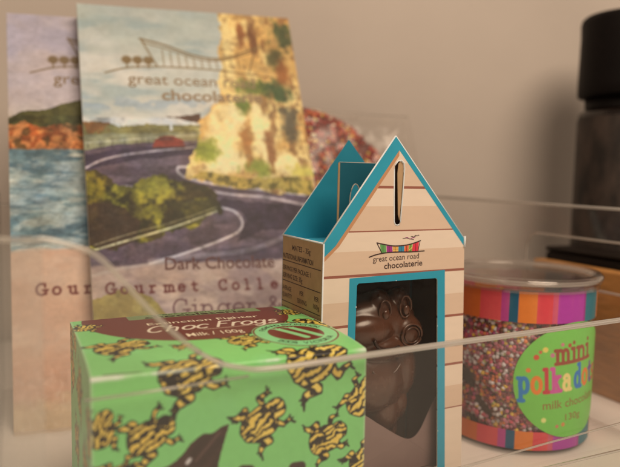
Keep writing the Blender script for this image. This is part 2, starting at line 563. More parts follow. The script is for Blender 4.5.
M['choc'] = mat('milk_chocolate', (.080, .028, .013), .27, .22, 120, .3, 210, .5, .25)
M['chocdark'] = mat('dark_chocolate', (.030, .011, .007), .35, .2, 120, .2, 300, .5)
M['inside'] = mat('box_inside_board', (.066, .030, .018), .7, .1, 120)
M['window_haze'] = mat('mauve_window_haze', alb((132, 100, 88)), .55, .06, 120)  # tone of the haze seen low in the window
M['pinkfloor'] = mat('pale_inner_board', alb((196, 150, 132)), .6, .06, 120)
M['black'] = mat('black_plastic', (.0035, .002, .002), .55, .2, 60, .05, 400, .15)
M['blackbox'] = mat('shade_box_black', (.010, .006, .0045), .6, .2, 40, .05, 400, .2)
M['smoky'] = mat('smoky_glass', (.009, .0055, .0045), .25, .3, 40, 0, 300, .5)
M['greylabel'] = mat('grey_bottle_label', (.030, .020, .016), .6, .9, 110, stretch=(1, 1, .4))
M['wood'] = mat('brown_wood', alb((172, 112, 56), 1.05), .5, .22, 60, .1, 300, .35, stretch=(1, 1, 9))
def bead_mat(name):
    m = printed(name, .3, .5, 0)
    return m
M['beads'] = bead_mat('sugar_beads')

# ------------------------------------------------------------------ setting: wall, counter
FL = -1.5                                      # countertop height
YB = R(25.0)
WX = (math.cos(YB), math.sin(YB)); WN = (-math.sin(YB), math.cos(YB))      # tub axes


def wn(w, n, z): return (WX[0] * w + WN[0] * n, WX[1] * w + WN[1] * n, z)


t8 = R(8)
mb = MB()
c8, s8 = math.cos(t8), math.sin(t8)
def wl(x, y, z): return (x * c8 - y * s8, 50 + x * s8 + y * c8, z)
mb.add([wl(x, y, z) for x in (-110, 110) for y in (0, 2) for z in (-6, 120)], [(0, 1, 3, 2), (4, 6, 7, 5), (0, 4, 5, 1), (2, 3, 7, 6), (0, 2, 6, 4), (1, 5, 7, 3)])
setp(mb.build('wall', M['wall']), kind='structure')
mb = MB()
mb.add([(-110, -70, -5), (110, -70, -5), (110, 68, -5), (-110, 36, -5), (-110, -70, FL), (110, -70, FL), (110, 64.9, FL), (-110, 34, FL)],
       [(0, 3, 2, 1), (4, 5, 6, 7), (0, 1, 5, 4), (1, 2, 6, 5), (2, 3, 7, 6), (3, 0, 4, 7)])
setp(mb.build('countertop', M['counter']), kind='structure')

# ------------------------------------------------------------------ clear tub
W0, W1, N0, N1 = -.95, 27.8, 16.9, 39.4
RC = 1.5                                       # rounded front-left corner
TH = .16
tub = thing('storage_tub', 'clear plastic storage tub with a scooped front, holding the chocolate packs', 'storage tub', wn(W0, N0, FL), YB)


def catmull(P, k=6):
    out = []
    for i in range(len(P) - 1):
        p0, p1, p2, p3 = P[max(i - 1, 0)], P[i], P[i + 1], P[min(i + 2, len(P) - 1)]
        for j in range(k):
            t = j / k
            out.append(tuple(.5 * ((2 * b) + (-a + c) * t + (2 * a - 5 * b + 4 * c - d) * t * t + (-a + 3 * b - 3 * c + d) * t ** 3) for a, b, c, d in zip(p0, p1, p2, p3)))
    return out + [tuple(P[-1])]


def tl(w, n, z): return (w - W0, n - N0, z - FL)      # tub-local


rim = catmull([(W0 + RC, 9.6), (.97, 9.5), (1.5, 9.32), (1.92, 9.08), (2.5, 8.45), (3.19, 7.62), (3.9, 6.88), (4.57, 6.3), (5.2, 5.93), (5.75, 5.74), (6.68, 5.6), (9.5, 5.65), (13.2, 5.73), (17.5, 5.81), (22.5, 5.92), (24.0, 6.0), (25, 6.4), (25.9, 7.4), (26.7, 8.7), (27.8, 9.66)])
v, f = plate([[(W0 + RC, FL + .18)] + [(W1, FL + .18)] + list(reversed(rim))], TH, lambda x, y, t: tl(x, N0 + t, y))
obj('front_panel', v, f, M['front'], tub)
cor = [(W0 + RC - RC * math.sin(R(a)), N0 + RC - RC * math.cos(R(a))) for a in range(90, -1, -6)]
v, f = tube([tl(a, n_ + TH / 2, 9.64) for k, (a, n_) in enumerate(cor[:-1])] + [tl(a, N0 + TH / 2, b + .06) for a, b in rim if a < 4.6], .085, 10, sx=1.1)
obj('front_rim', v, f, M['softedge'], tub, smooth=True)
v, f = tube([tl(a, N0 + TH / 2, b + .06) for a, b in rim if a > 4.4], [.075 + .03 * float(sstep(4.8, 7.5, np.float64(a))) for a, b in rim if a > 4.4], 10, sx=1.1)
obj('front_rim', v, f, M['bead'], tub, smooth=True)
v, f = tube([tl(a, N0 - .045, b + .11) for a, b in rim if a > 5.0], [.004 + .031 * float(sstep(5.0, 8.0, np.float64(a))) for a, b in rim if a > 5.0], 6)
obj('rim_highlight', v, f, M['white_highlight'], tub, smooth=True)  # thin white tube added as the bright highlight on the rim
mb = MB()
for z0_, z1_ in ((FL + .18, 9.6),):
    ins_ = [(W0 + RC - (RC - TH) * math.sin(R(a)), N0 + RC - (RC - TH) * math.cos(R(a))) for a in range(90, -1, -6)]
    k = len(cor)
    mb.add([tl(a, n_, z) for z in (z0_, z1_) for a, n_ in cor + ins_], [(i, i + 1, i + 1 + 2 * k, i + 2 * k) for i in range(k - 1)] + [(k + i, k + i + 1, k + i + 1 + 2 * k, k + i + 2 * k) for i in range(k - 1)])
mb.build('front_corner', M['corner'], tub, smooth=True)
v, f = tube([tl(1.5, N0 - .03, 5.42), tl(3.5, N0 - .03, 5.46), tl(6.0, N0 - .03, 5.55)], .045, 6)
obj('moulded_ridge', v, f, M['edge'], tub, smooth=True)
v, f = tube([tl(5.0, N0 - .02, .98), tl(14.7, N0 - .02, 1.38), tl(18, N0 - .02, 1.57), tl(27.5, N0 - .02, 2.0)], .04, 6)
obj('moulded_ridge', v, f, M['edge'], tub, smooth=True)
v, f = tube([tl(5.0, N0 - .02, .56), tl(27.5, N0 - .02, .62)], .05, 6)
obj('moulded_ridge', v, f, M['edge'], tub, smooth=True)


def rrect(x0, x1, y0, y1, r, n=7):
    q = []
    for cx, cy, a in ((x1 - r, y1 - r, 0), (x0 + r, y1 - r, 90), (x0 + r, y0 + r, 180), (x1 - r, y0 + r, 270)): q += arc(cx, cy, r, r, a, a + 90, n)
    return q


slot = rrect(20.5, 28.6, 5.62, 8.26, .9)
outer = [(N0 + RC + .01, FL + .18), (N1 - .01, FL + .18), (N1 - .01, 9.93), (N0 + RC + .01, 9.93)]
v, f = plate([outer, slot], TH, lambda x, y, t: tl(W1 - t, x, y))
sp = obj('side_panel', v, f, M['acrylic'], tub)
v, f = tube([tl(W1 - TH / 2, a, b) for a, b in slot], .075, 8, closed=True)
obj('handle_rim', v, f, M['edge'], sp, smooth=True)
v, f = tube([tl(W1 - TH / 2, N0 + .1, 9.97), tl(W1 - TH / 2, N1, 9.97)], .09, 8)
obj('side_rim', v, f, M['edge'], sp, smooth=True)
v, f = plate([outer, slot], TH, lambda x, y, t: tl(W0 + t, x, y))
sp = obj('side_panel', v, f, M['acrylic'], tub)
v, f = tube([tl(W0 + TH / 2, N0 + RC, 9.97), tl(W0 + TH / 2, N1, 9.97)], .09, 8)
obj('side_rim', v, f, M['edge'], sp, smooth=True)
v, f = plate([[(W0, FL + .18), (W1, FL + .18), (W1, 9.3), (W0, 9.3)]], TH, lambda x, y, t: tl(x, N1 + t, y))
bp = obj('back_panel', v, f, M['acrylic'], tub)
v, f = tube([tl(W0, N1 + TH / 2, 9.36), tl(W1, N1 + TH / 2, 9.36)], .09, 8)
obj('back_rim', v, f, M['edge'], bp, smooth=True)
mb = MB(); mb.box(0, W1 - W0, 0, N1 - N0 + TH, .01, .17)
mb.build('base_panel', M['base'], tub)

# ------------------------------------------------------------------ two leaning chocolate packs
PO = np.array([-10.1996, 29.9128, 0.0])
PA = np.array([0.93851475, 0.34334821, 0.03608417]); PU = np.array([-0.16802921, 0.3629722, 0.91652461])
PB = np.cross(PU, PA)
PW, PH = 13.15, 23.1
PZ = -1.42                                     # lower end of the packs


def logo_art(cv, x, y, s, c):
    """tree-and-pavilion line drawing"""
    for k in range(3):
        cv.stroke(arc(x + .35 * s + k * .62 * s, y + .62 * s, .12 * s, .1 * s, 0, 360), .34 * s, c, .9, .07)
        cv.stroke([(x + .35 * s + k * .62 * s, y + .5 * s), (x + .35 * s + k * .62 * s, y + .1 * s)], .09 * s, c, .9, .04)
    cv.stroke(catmull([(x - .9 * s, y - .3 * s), (x + .6 * s, y + .12 * s), (x + 3 * s, y + .22 * s), (x + 6 * s, y + .1 * s), (x + 9.2 * s, y - .25 * s)]), .09 * s, c, .9, .04)
    cv.stroke(catmull([(x + 1.2 * s, y + 2.1 * s), (x + 2.6 * s, y + 1.75 * s), (x + 4.4 * s, y + 1.1 * s), (x + 6.2 * s, y + 1.0 * s), (x + 8.4 * s, y + 1.9 * s)]), .12 * s, c, .9, .04)
    cv.stroke(catmull([(x + 1.3 * s, y + 1.85 * s), (x + 2.8 * s, y + 1.45 * s), (x + 4.6 * s, y + .85 * s), (x + 6.1 * s, y + .85 * s), (x + 8.0 * s, y + 1.5 * s)]), .08 * s, c, .9, .03)
    cv.stroke([(x + 1.25 * s, y + 2.1 * s), (x + 2.1 * s, y + .2 * s)], .09 * s, c, .9, .04)
    cv.stroke([(x + 8.3 * s, y + 1.85 * s), (x + 7.7 * s, y + .1 * s)], .09 * s, c, .9, .04)
    for k in range(11):
        a = x + (2.5 + k * .46) * s
        top = 1.4 - .13 * k if k < 5 else .85
        cv.stroke([(a, y + .25 * s), (a - .05 * s, y + top * s)], .06 * s, c, .85, .03)


def typed(cv, t, x, y, pitch, size, w, c, slope):
    for ch in t:
        if ch != ' ': cv.text(ch, x, y, size, w, c, soft=.03)
        x += pitch; y += pitch * slope


def wash(cv, seed, amt):
    """watercolour pigment: blotches, granulation and dark edges"""
    X, Y = cv.X, cv.Y
    b = fbm(X * .8 + fbm(X * .5, Y * .5, seed) * 2, Y * 1.3, seed + 1)
    g = fbm(X * 3.2, Y * 4.5, seed + 2)
    e = np.abs(fbm(X * 1.1, Y * 1.6, seed + 3) - .5)
    k = 1 + ((b - .5) * .70 + (g - .5) * .55 - .16 * sstep(.035, .0, e)) * amt
    cv.C = np.clip(cv.C * np.clip(k, .5, 1.35)[:, None], 0, 250)
    t = (fbm(X * .7, Y * .7, seed + 4) - .5)[:, None]
    cv.C = np.clip(cv.C * (1 + t * amt[:, None] * np.array([.24, .04, -.26])), 0, 250)


def front_art(cv):
    X, Y = cv.X, cv.Y
    n1 = fbm(X * .35, Y * .9, 3); n2 = fbm(X * .9, Y * 1.8, 11); n3 = fbm(X * 3, Y * 3, 5)
    # sky washes
    cv.put(np.ones(len(X)), (190, 184, 168))
    cv.put(sstep(.35, .7, n1) * .8, (206, 194, 178))
    cv.put(sstep(.5, .75, fbm(X * .3 + 5, Y * 1.1, 8)) * .75, (156, 164, 158))
    cv.put(sstep(19.5, 23.5, Y + n2 * 2) * .45, (150, 154, 142))
    cv.put((sstep(16.6, 15.8, Y + n2) * sstep(15.0, 15.4, Y)) * .8, (212, 198, 182))
    cv.put(sstep(.5, .62, n2) * sstep(15.8, 16.4, Y) * sstep(17.2, 16.6, Y) * .6, (150, 160, 165))
    # far coast and hills
    cv.poly([(-0.29, 15.37), (0.92, 15.33), (1.99, 15.09), (3.09, 15.23), (4.49, 15.18), (6.51, 15.07), (6.35, 13.46), (-0.32, 13.49)], (132, 120, 74), 1, .16, 1.6, 2)
    cv.put(cv.inside([(-0.29, 15.37), (1.46, 15.27), (1.42, 14.59), (-0.32, 14.58)]) * sstep(.45, .6, n3) * .8, (150, 96, 54))
    cv.put(cv.inside([(1.44, 14.96), (6.51, 15.01), (6.44, 14.36), (1.40, 14.34)]) * sstep(.42, .6, n2) * .8, (166, 160, 116))
    cv.poly([(-0.27, 14.52), (1.95, 14.59), (6.24, 14.68), (6.10, 13.21), (-0.33, 13.25)], (146, 140, 112), .8, .15, 1.5, 4)
    cv.poly([(4.37, 15.70), (5.17, 15.64), (6.60, 15.93), (6.65, 15.27), (5.72, 15.39)], (96, 66, 48), 1, .1, 2, 6)
    cv.stroke([(4.81, 14.86), (4.84, 15.25)], .16, (222, 214, 200))
    # road
    cv.poly([(-0.32, 13.49), (1.37, 13.85), (3.56, 14.04), (6.42, 14.10), (12.87, 11.57), (11.89, 5.37), (5.59, 5.84), (-0.63, 6.31)], (92, 75, 84), 1, .1, 1, 9)
    cv.put(cv.inside([(-0.32, 13.49), (6.43, 14.23), (12.92, 11.90), (11.89, 5.37), (-0.63, 6.31)]) * sstep(.45, .7, fbm(X * .5, Y * 2.2, 31)) * .6, (128, 108, 112))
    cv.poly([(-0.02, 13.25), (1.90, 13.67), (6.16, 13.91), (6.10, 13.27), (2.93, 12.99), (-0.06, 12.42)], (66, 52, 70), .9, .12, 1, 12)
    cv.poly([(6.31, 10.17), (7.49, 10.44), (12.60, 9.89), (12.40, 8.63), (9.31, 8.41), (7.79, 8.01), (8.56, 9.05), (8.16, 9.68)], (60, 46, 60), .85, .25, 1, 14)
    for a, w, o in (([(0.05, 12.54), (0.80, 12.95), (1.87, 13.24), (3.52, 13.47), (6.03, 13.72)], .12, .75),
                    ([(5.68, 12.46), (5.00, 12.47), (5.07, 12.04), (5.89, 11.65), (7.87, 11.23), (10.25, 10.92), (12.39, 10.60)], .16, .85),
                    ([(1.86, 11.38), (3.35, 11.28), (5.56, 11.17), (7.82, 10.74), (10.06, 10.48), (12.29, 9.96)], .16, .7),
                    ([(7.15, 9.96), (7.93, 9.69), (8.32, 9.06), (8.02, 8.47), (6.93, 8.00), (5.20, 7.46), (3.02, 6.92)], .14, .85),
                    ([(3.03, 7.03), (5.18, 7.17), (8.58, 7.37), (11.48, 8.30)], .28, .35)):
        cv.stroke(catmull(a), w, (212, 196, 188), o, .05)
    fa, fb = (0.22, 13.97), (4.13, 14.22)
    for q in range(7): cv.stroke([(fa[0] + (fb[0] - fa[0]) * q / 6, fa[1] + (fb[1] - fa[1]) * q / 6 + .15), (fa[0] + (fb[0] - fa[0]) * q / 6, fa[1] + (fb[1] - fa[1]) * q / 6 - .25)], .07, (70, 60, 52), .7)
    cv.stroke([(0.02, 14.03), (4.14, 14.35), (6.22, 14.49)], .07, (196, 186, 160), .7)
    # red car painted on the road
    cv.poly([(3.70, 13.72), (3.79, 14.16), (4.15, 14.41), (4.83, 14.48), (5.16, 14.29), (5.44, 14.16), (5.46, 13.78)], (134, 58, 44), 1, .05, 2, 3)
    cv.stroke([(3.64, 13.66), (5.45, 13.72)], .12, (64, 46, 46), .8)
    cv.stroke([(4.13, 14.22), (4.76, 14.29)], .12, (96, 66, 60), .8)
    # bushes
    bush = [(-0.46, 12.55), (0.50, 12.30), (1.35, 11.69), (2.28, 11.31), (3.40, 11.89), (4.23, 11.99), (5.02, 11.49), (6.43, 11.33), (7.20, 10.45), (7.36, 9.83), (5.69, 9.06), (3.68, 8.58), (1.55, 8.01), (0.12, 7.76), (-0.67, 7.59)]
    m = cv.poly(bush, (70, 58, 28), 1, .45, 1.1, 20)
    g = fbm(X * 1.1, Y * 1.1, 44); g2 = fbm(X * 2.4, Y * 2.4, 45)
    cv.put(m * sstep(.46, .60, g), (98, 92, 34))
    cv.put(m * sstep(.55, .68, g) * sstep(.35, .6, g2), (164, 150, 56))
    cv.put(m * sstep(.6, .5, g) * sstep(.55, .65, g2) * .9, (52, 50, 24))
    for cx, cy, rx, ry, c_ in ((*(3.88, 11.03), 1.3, .9, (172, 160, 62)), (*(0.30, 11.25), .9, 1.0, (160, 140, 44)), (*(3.24, 9.87), .9, .6, (150, 140, 52))):
        cv.put(m * sstep(1.1, .3, np.hypot((X - cx) / rx, (Y - cy) / ry) + (g2 - .5) * 1.6) * .85, c_)
    m2 = cv.poly([(-0.15, 10.40), (1.69, 10.28), (2.67, 9.31), (2.17, 8.09), (-0.27, 7.79)], (72, 52, 40), .85, .4, .9, 22)
    m2 = cv.poly([(4.36, 10.24), (6.91, 10.46), (7.23, 9.72), (4.80, 8.98)], (58, 54, 26), .75, .3, 1, 25)
    cv.stroke(catmull([(0.28, 7.86), (2.08, 8.32), (4.52, 8.94), (6.89, 9.73)]), .12, (206, 196, 160), .85, .04)
    cv.stroke(catmull([(0.29, 8.14), (2.10, 8.65), (4.54, 9.23), (6.92, 9.97)]), .07, (190, 178, 140), .6, .04)
    fa, fb = (0.53, 7.90), (6.23, 9.45)
    for q in range(8): a = (fa[0] + (fb[0] - fa[0]) * q / 7, fa[1] + (fb[1] - fa[1]) * q / 7); cv.stroke([a, (a[0], a[1] + .4)], .06, (90, 76, 50), .7)
    # cliff
    cl = [(8.57, 23.50), (9.03, 23.54), (14.10, 23.97), (13.11, 10.65), (10.85, 10.84), (8.46, 11.16), (6.45, 11.58), (5.51, 11.91), (5.67, 12.96), (6.18, 14.04), (6.53, 15.20), (7.39, 16.61), (8.03, 17.45), (7.89, 18.41), (8.29, 19.26), (8.21, 20.25), (8.50, 21.13), (8.31, 22.29)]
    m = cv.poly(cl, (200, 160, 98), 1, .38, 1.3, 60)
    g = fbm(X * .8, Y * .45, 61); g2 = fbm(X * 1.9, Y * 1.1, 62); g3 = fbm(X * 3.2, Y * 2.4, 63)
    cv.put(m * sstep(.45, .62, g) * .85, (226, 196, 134))
    cv.put(m * sstep(.55, .66, g2) * sstep(9, 10, X + 0 * Y) * .55, (126, 84, 50))
    cv.put(m * sstep(.58, .7, g3) * .4, (126, 90, 56))
    for cx, cy, rx, ry in ((*(7.74, 14.23), 1.3, 2.3), (*(10.28, 14.91), .9, 2.2), (*(9.00, 15.70), .9, 1.4), (*(7.56, 12.62), 1.4, .9), (*(11.73, 12.57), 1.2, 1.0)):
        cv.put(m * sstep(1.15, .35, np.hypot((X - cx) / rx, (Y - cy) / ry) + (g2 - .5) * 1.3), (240, 216, 160))
    for cx, cy, rx, ry, c_ in ((*(9.89, 17.78), 1.4, .7, (108, 112, 48)), (*(11.67, 17.56), 1.0, .9, (64, 84, 46)), (*(12.52, 21.69), .7, 1.2, (78, 84, 50)), (*(11.74, 20.01), .6, 1.0, (90, 82, 44)),
                               (*(9.27, 16.39), .6, .7, (104, 118, 46)), (*(6.66, 13.59), .8, .9, (140, 142, 52)), (*(9.70, 12.40), 1.0, .6, (138, 142, 58)), (*(12.13, 15.27), .7, 1.4, (92, 84, 66)), (*(10.61, 13.57), .4, 1.4, (150, 100, 58)), (*(9.18, 14.10), .35, 1.6, (168, 116, 62)),
                               (*(10.45, 21.26), .35, 1.2, (120, 76, 44)), (*(9.71, 21.58), .3, 1.0, (140, 86, 46)), (*(12.17, 18.80), .5, 1.2, (146, 92, 46)), (*(12.30, 12.10), 1.0, .6, (196, 178, 92))):
        cv.put(m * sstep(1.2, .4, np.hypot((X - cx) / rx, (Y - cy) / ry) + (g3 - .5) * 1.5) * .9, c_)
    m3 = cv.poly([(5.57, 11.97), (6.52, 12.20), (8.53, 11.78), (10.98, 11.74), (12.99, 11.57), (12.98, 10.65), (8.45, 11.09), (6.45, 11.52)], (176, 150, 72), .8, .25, 1.2, 70)
    cv.put(m3 * sstep(.5, .62, g3) * .8, (104, 92, 44))
    # lower caption panel
    low = sstep(7.05, 6.85, Y + .028 * X + (n2 - .5) * .3)
    cv.put(low * .94, (182, 155, 140))
    cv.put(low * sstep(.48, .66, fbm(X * .45 + Y * .35, Y * 1.1, 81)) * .5, (146, 122, 122))
    cv.put(low * sstep(.55, .7, fbm(X * .5, Y * .9 + X * .3, 82)) * .5, (200, 176, 160))
    m = cv.poly([(-0.10, 5.22), (0.90, 5.55), (1.90, 5.69), (2.97, 4.95), (3.91, 3.80), (4.21, 2.45), (-0.21, 2.92)], (150, 130, 74), .9, .3, .8, 90)
    cv.put(m * sstep(.5, .65, g2) * .6, (176, 156, 96))
    cv.stroke(catmull([(0.06, 6.47), (1.72, 6.79), (4.08, 6.96)]), .16, (204, 186, 172), .6, .08)
    wash(cv, 500, np.where(cv.inside(cl), .42, np.where(Y > 15.6, .13, np.where(Y < 7.1, .30, .75))))
    cv.punch(1.22, 1.12)
    logo_art(cv, *(2.27, 18.78), 1.0, (122, 90, 48))
    typed(cv, 'Gourmet Collection', (0.69, 5.45)[0], (0.69, 5.45)[1], .735, .56, .115, (104, 44, 42), -.045)
    x, y = (3.97, 3.90)
    cv.text('Ginger &', x, y, .98, .09, (104, 62, 66), sp=.04, rot=R(-2.6), soft=.03)
    cv.put(sstep(.55, .8, fbm(X * 9, Y * 9, 99)) * .10, (225, 215, 200))


def left_art(cv):
    X, Y = cv.X, cv.Y
    n1 = fbm(X * .4, Y * .8, 103); n2 = fbm(X * 1.2, Y * 2.4, 111); n3 = fbm(X * 2.4, Y * 2.4, 105)
    cv.put(np.ones(len(X)), (190, 172, 166))
    cv.put(sstep(.35, .7, n1) * .7, (172, 160, 166))
    cv.put(sstep(18, 15.8, Y + n1) * .7, (214, 196, 172))
    hill = [(-0.10, 16.21), (0.62, 16.60), (1.93, 16.75), (2.74, 17.09), (3.83, 17.38), (7.26, 17.80), (10.85, 17.35), (10.50, 13.89), (-0.13, 13.96)]
    m = cv.poly(hill, (104, 96, 54), 1, .15, 1, 120)
    cv.put(m * sstep(.45, .6, n3) * .7, (84, 78, 44))
    m = cv.poly([(-0.10, 15.72), (0.87, 15.98), (1.89, 15.61), (2.69, 15.75), (3.77, 15.89), (10.69, 15.83), (10.52, 14.09), (-0.13, 14.14)], (196, 134, 84), 1, .25, 1.4, 130)
    cv.put(m * sstep(.48, .62, n3) * .8, (150, 82, 44)); cv.put(m * sstep(.55, .7, n2) * .7, (216, 164, 104))
    cv.put(m * sstep(.6, .68, fbm(X * 2, Y * 2, 133)) * .8, (98, 74, 42))
    sea = sstep(14.35, 14.2, Y + (n2 - .5) * .3)
    cv.put(sea, (124, 140, 140))
    w = fbm(X * .35 + Y * .12, Y * 1.6, 140)
    cv.put(sea * sstep(.45, .62, w) * .85, (174, 176, 166)); cv.put(sea * sstep(.5, .36, w) * .7, (98, 118, 124))
    cv.put(sea * sstep(.56, .66, fbm(X * .4 - Y * .1, Y * 1.9 + 7, 141)) * sstep(11.5, 14, Y) * .9, (216, 208, 190))
    cv.put(sea * sstep(.6, .7, fbm(X * 1.2, Y * 3, 142)) * .35, (214, 204, 186))
    low = sstep(8.6, 8.3, Y + (n2 - .5) * .25)
    cv.put(low, (204, 166, 140)); cv.put(low * sstep(.45, .7, n1) * .6, (212, 182, 158))
    cv.put(sstep(3.6, 2.2, Y + n1) * .5, (200, 148, 118)); cv.put(sstep(1.6, .6, Y + n2) * .6, (206, 186, 150))
    wash(cv, 520, np.where(Y > 16.4, .2, np.where(Y < 8.4, .14, np.where(Y > 14.3, .9, .55))))
    cv.punch(1.25, 1.12)
    logo_art(cv, (2.11, 19.43)[0], (2.11, 19.43)[1], 1.0, (120, 92, 58))
    typed(cv, 'Gourmet Collection', (1.18, 5.97)[0], (1.18, 5.97)[1], .80, .60, .125, (116, 46, 38), -.03)
    cv.put(sstep(.55, .8, fbm(X * 9, Y * 9, 199)) * .10, (225, 215, 200))


def pack(label, back, shift, art, tx, ty, cx, cy, lower):
    o3 = PO + PB * back + PA * shift
    t = thing_m('chocolate_pack', label, 'chocolate pack', o3, PA, PB, PU, 'picture packs leaning at the back of the tub')
    mb = MB()
    b = .07
    mb.add([(x, y, z) for x in (0, PW) for y in (.02 + b, 1.2) for z in (PZ, PH)], [(0, 1, 3, 2), (4, 6, 7, 5), (0, 4, 5, 1), (2, 3, 7, 6), (0, 2, 6, 4), (1, 5, 7, 3)])
    mb.add([(0, .02 + b - .001, PZ), (PW, .02 + b - .001, PZ), (PW, .02 + b - .001, PH), (0, .02 + b - .001, PH), (b, .02, PZ + b), (PW - b, .02, PZ + b), (PW - b, .02, PH - b), (b, .02, PH - b)],
           [(0, 1, 5, 4), (1, 2, 6, 5), (2, 3, 7, 6), (3, 0, 4, 7), (4, 5, 6, 7)])
    mb.build('carton', M['card_side'], t)
    sheet('printed_front', PW - .04, PH - PZ - .04, .05, art, lambda X, Y: np.stack([X, -.004 - .10 * np.sin(math.pi * X / PW) * np.sin(math.pi * (Y - PZ) / (PH - PZ)), Y], 1), M['print'], t, .02, PZ + .02, gain=.90)
    fn = lambda x, y, off: (x, -off - .012 - .10 * math.sin(math.pi * min(max(x / PW, 0), 1)) * math.sin(math.pi * (y - PZ) / (PH - PZ)), y)
    mb = MB()
    put_text(mb, 'great ocean road', tx, ty, 1.02, fn, .004, .006, width=7.6, rot=R(-.6))
    put_text(mb, 'chocolaterie', cx, cy, 1.0, fn, .004, .022, width=6.1, rot=R(-.6))
    mb.build('lettering', M['gold'], t)
    if lower:
        mb = MB()
        put_text(mb, 'Dark Chocolate', (3.78, 6.52)[0], (3.78, 6.52)[1], .98, fn, .004, .010, width=6.1, rot=R(-2.4))
        mb.build('lettering', M['redink'], t)
    return t


M['card_side'] = mat('pale_card', alb((186, 160, 134)), .6, .05, 120)
pack('large picture pack with a coastal road, small red car and tall golden cliff', 0, 0, front_art, *(2.60, 17.80), *(4.45, 16.77), True)
lp_ = pack('picture pack with orange headland and sea, half hidden behind the cliff road pack', 1.35, -3.9, left_art, *(2.43, 18.45), *(4.28, 17.39), False)

X, Y = np.meshgrid(np.linspace(.1, 4.6, 46), np.linspace(PZ, 2.6, 42), indexing='ij')
X, Y = X.ravel(), Y.ravel()
crk = np.abs(fbm(X * 1.1 + Y * .3, Y * .5, 230) - .5) * 1.6 + np.abs(fbm(X * 2.4, Y * 1.2 + X, 231) - .5) * .8
obj('cellophane_wrap', np.stack([X, -.12 - crk * .9 * sstep(2.7, .8, Y + crk), Y], 1), gridmesh(46, 42), M['wrap'], lp_, smooth=True, recalc=False)

# ------------------------------------------------------------------ beads: many small sugar balls in one mesh
def ico(sub):
    bm = bmesh.new(); bmesh.ops.create_icosphere(bm, subdivisions=sub, radius=1.0)
    v = np.array([p.co[:] for p in bm.verts]); f = np.array([[q.index for q in p.verts] for p in bm.faces]); bm.free()
    return v, f


ICO2 = ico(2)


def beads(name, P, r, C, parent=None, sq=1.0):
    v0, f0 = ICO2; n = len(P)
    V = (v0[None] * (np.asarray(r)[:, None, None])) + np.asarray(P)[:, None, :]
    F = f0[None] + (np.arange(n) * len(v0))[:, None, None]
    cols = np.repeat(C, len(v0), 0)
    return obj(name, V.reshape(-1, 3), F.reshape(-1, 3), M['beads'], parent, cols=cols, smooth=True, recalc=False)


def pick(cols, p, n): return alb(np.array(cols, float)[rng.choice(len(cols), n, p=np.array(p) / np.sum(p))]) * rng.uniform(.8, 1.1, (n, 1))


# ------------------------------------------------------------------ bag of sprinkle sweets behind the packs
BO = PO + PB * 1.75
bagt = thing_m('sweets_bag', 'clear bag of red and orange sprinkle sweets leaning behind the cliff road pack', 'sweets bag', BO, PA, PB, PU)
bagpoly = [(9, -1.2), (19.2, -1.2), (20, 9), (22, 11.2), (22.15, 15), (22.1, 17.35), (17, 17.65), (13, 18.1), (9, 18.2)]
cont = [(9.3, -.8), (18.9, -.8), (19.6, 9), (20.3, 11.2), (20, 13.0), (19.1, 14.4), (18.05, 15.85), (16.7, 16.85), (15.2, 17.55), (13.6, 17.9), (9.3, 17.6)]


def pdist(poly, X, Y):
    d = np.full(len(X), 1e9)
    for (x0, y0), (x1, y1) in zip(poly, poly[1:] + poly[:1]):
        dx, dy = x1 - x0, y1 - y0
        t = np.clip(((X - x0) * dx + (Y - y0) * dy) / (dx * dx + dy * dy), 0, 1)
        d = np.minimum(d, np.hypot(X - x0 - t * dx, Y - y0 - t * dy))
    return d


def pillow(poly, depth, step, side, yc, fall):
    """bulged cushion face over a polygon"""
    xs = np.array(poly)
    X, Y = np.meshgrid(np.arange(xs[:, 0].min(), xs[:, 0].max() + step, step), np.arange(xs[:, 1].min(), xs[:, 1].max() + step, step), indexing='ij')
    nx, ny = X.shape; X, Y = X.ravel(), Y.ravel()
    ins = Canvas(X, Y, (0, 0, 0)).inside(poly)
    d = pdist(poly, X, Y) * ins
    h = depth * np.sqrt(np.clip(1 - (1 - np.clip(d / fall, 0, 1)) ** 2, 0, 1))
    return X, Y, yc + side * h, ins, nx, ny


X, Y, Z, ins, nx, ny = pillow(cont, .75, .25, -1, .85, 1.6)
V = np.stack([X, Z, Y], 1); F = gridmesh(nx, ny); F = F[ins[F].all(1)]
Vb = np.stack([X, 1.7 - Z, Y], 1)
core = setp(obj('sprinkle_sweets', [tuple(PO + PB * 1.75 + PA * p[0] + PB * p[1] + PU * p[2]) for p in np.vstack([V, Vb])], np.vstack([F, F[:, ::-1] + len(V)]), mat('red_brown_sweet', alb((104, 40, 28)), .5, .3, 90), None, smooth=True, recalc=False),
            'heap of red, orange and yellow sprinkle sweets filling the clear bag', 'sweets', kind='stuff')
k = rng.uniform(0, 1, (9000, 2)) * np.array([11.2, 11]) + np.array([9.3, 7.2])
cvt = Canvas(k[:, 0], k[:, 1], (0, 0, 0)); k = k[cvt.inside(cont)]
d = pdist(cont, k[:, 0], k[:, 1])
h = .75 * np.sqrt(np.clip(1 - (1 - np.clip(d / 1.6, 0, 1)) ** 2, 0, 1))
keep = fbm(k[:, 0] * 1.4, k[:, 1] * 1.4, 210) + rng.uniform(-.12, .12, len(k)) > .42
k, h = k[keep][:3600], h[keep][:3600]
P = BO + k[:, :1] * PA + (.85 - h)[:, None] * PB + k[:, 1:] * PU
Cb = pick([(176, 54, 38), (206, 104, 52), (222, 172, 80), (146, 44, 36), (232, 206, 160), (104, 44, 32), (190, 86, 70)], [5, 4, 2.5, 4, 1.3, 4, 2], len(P))
sw = beads('sprinkles', P, rng.uniform(.10, .17, len(P)), Cb)
sw.parent = core; sw['kind'] = 'stuff'
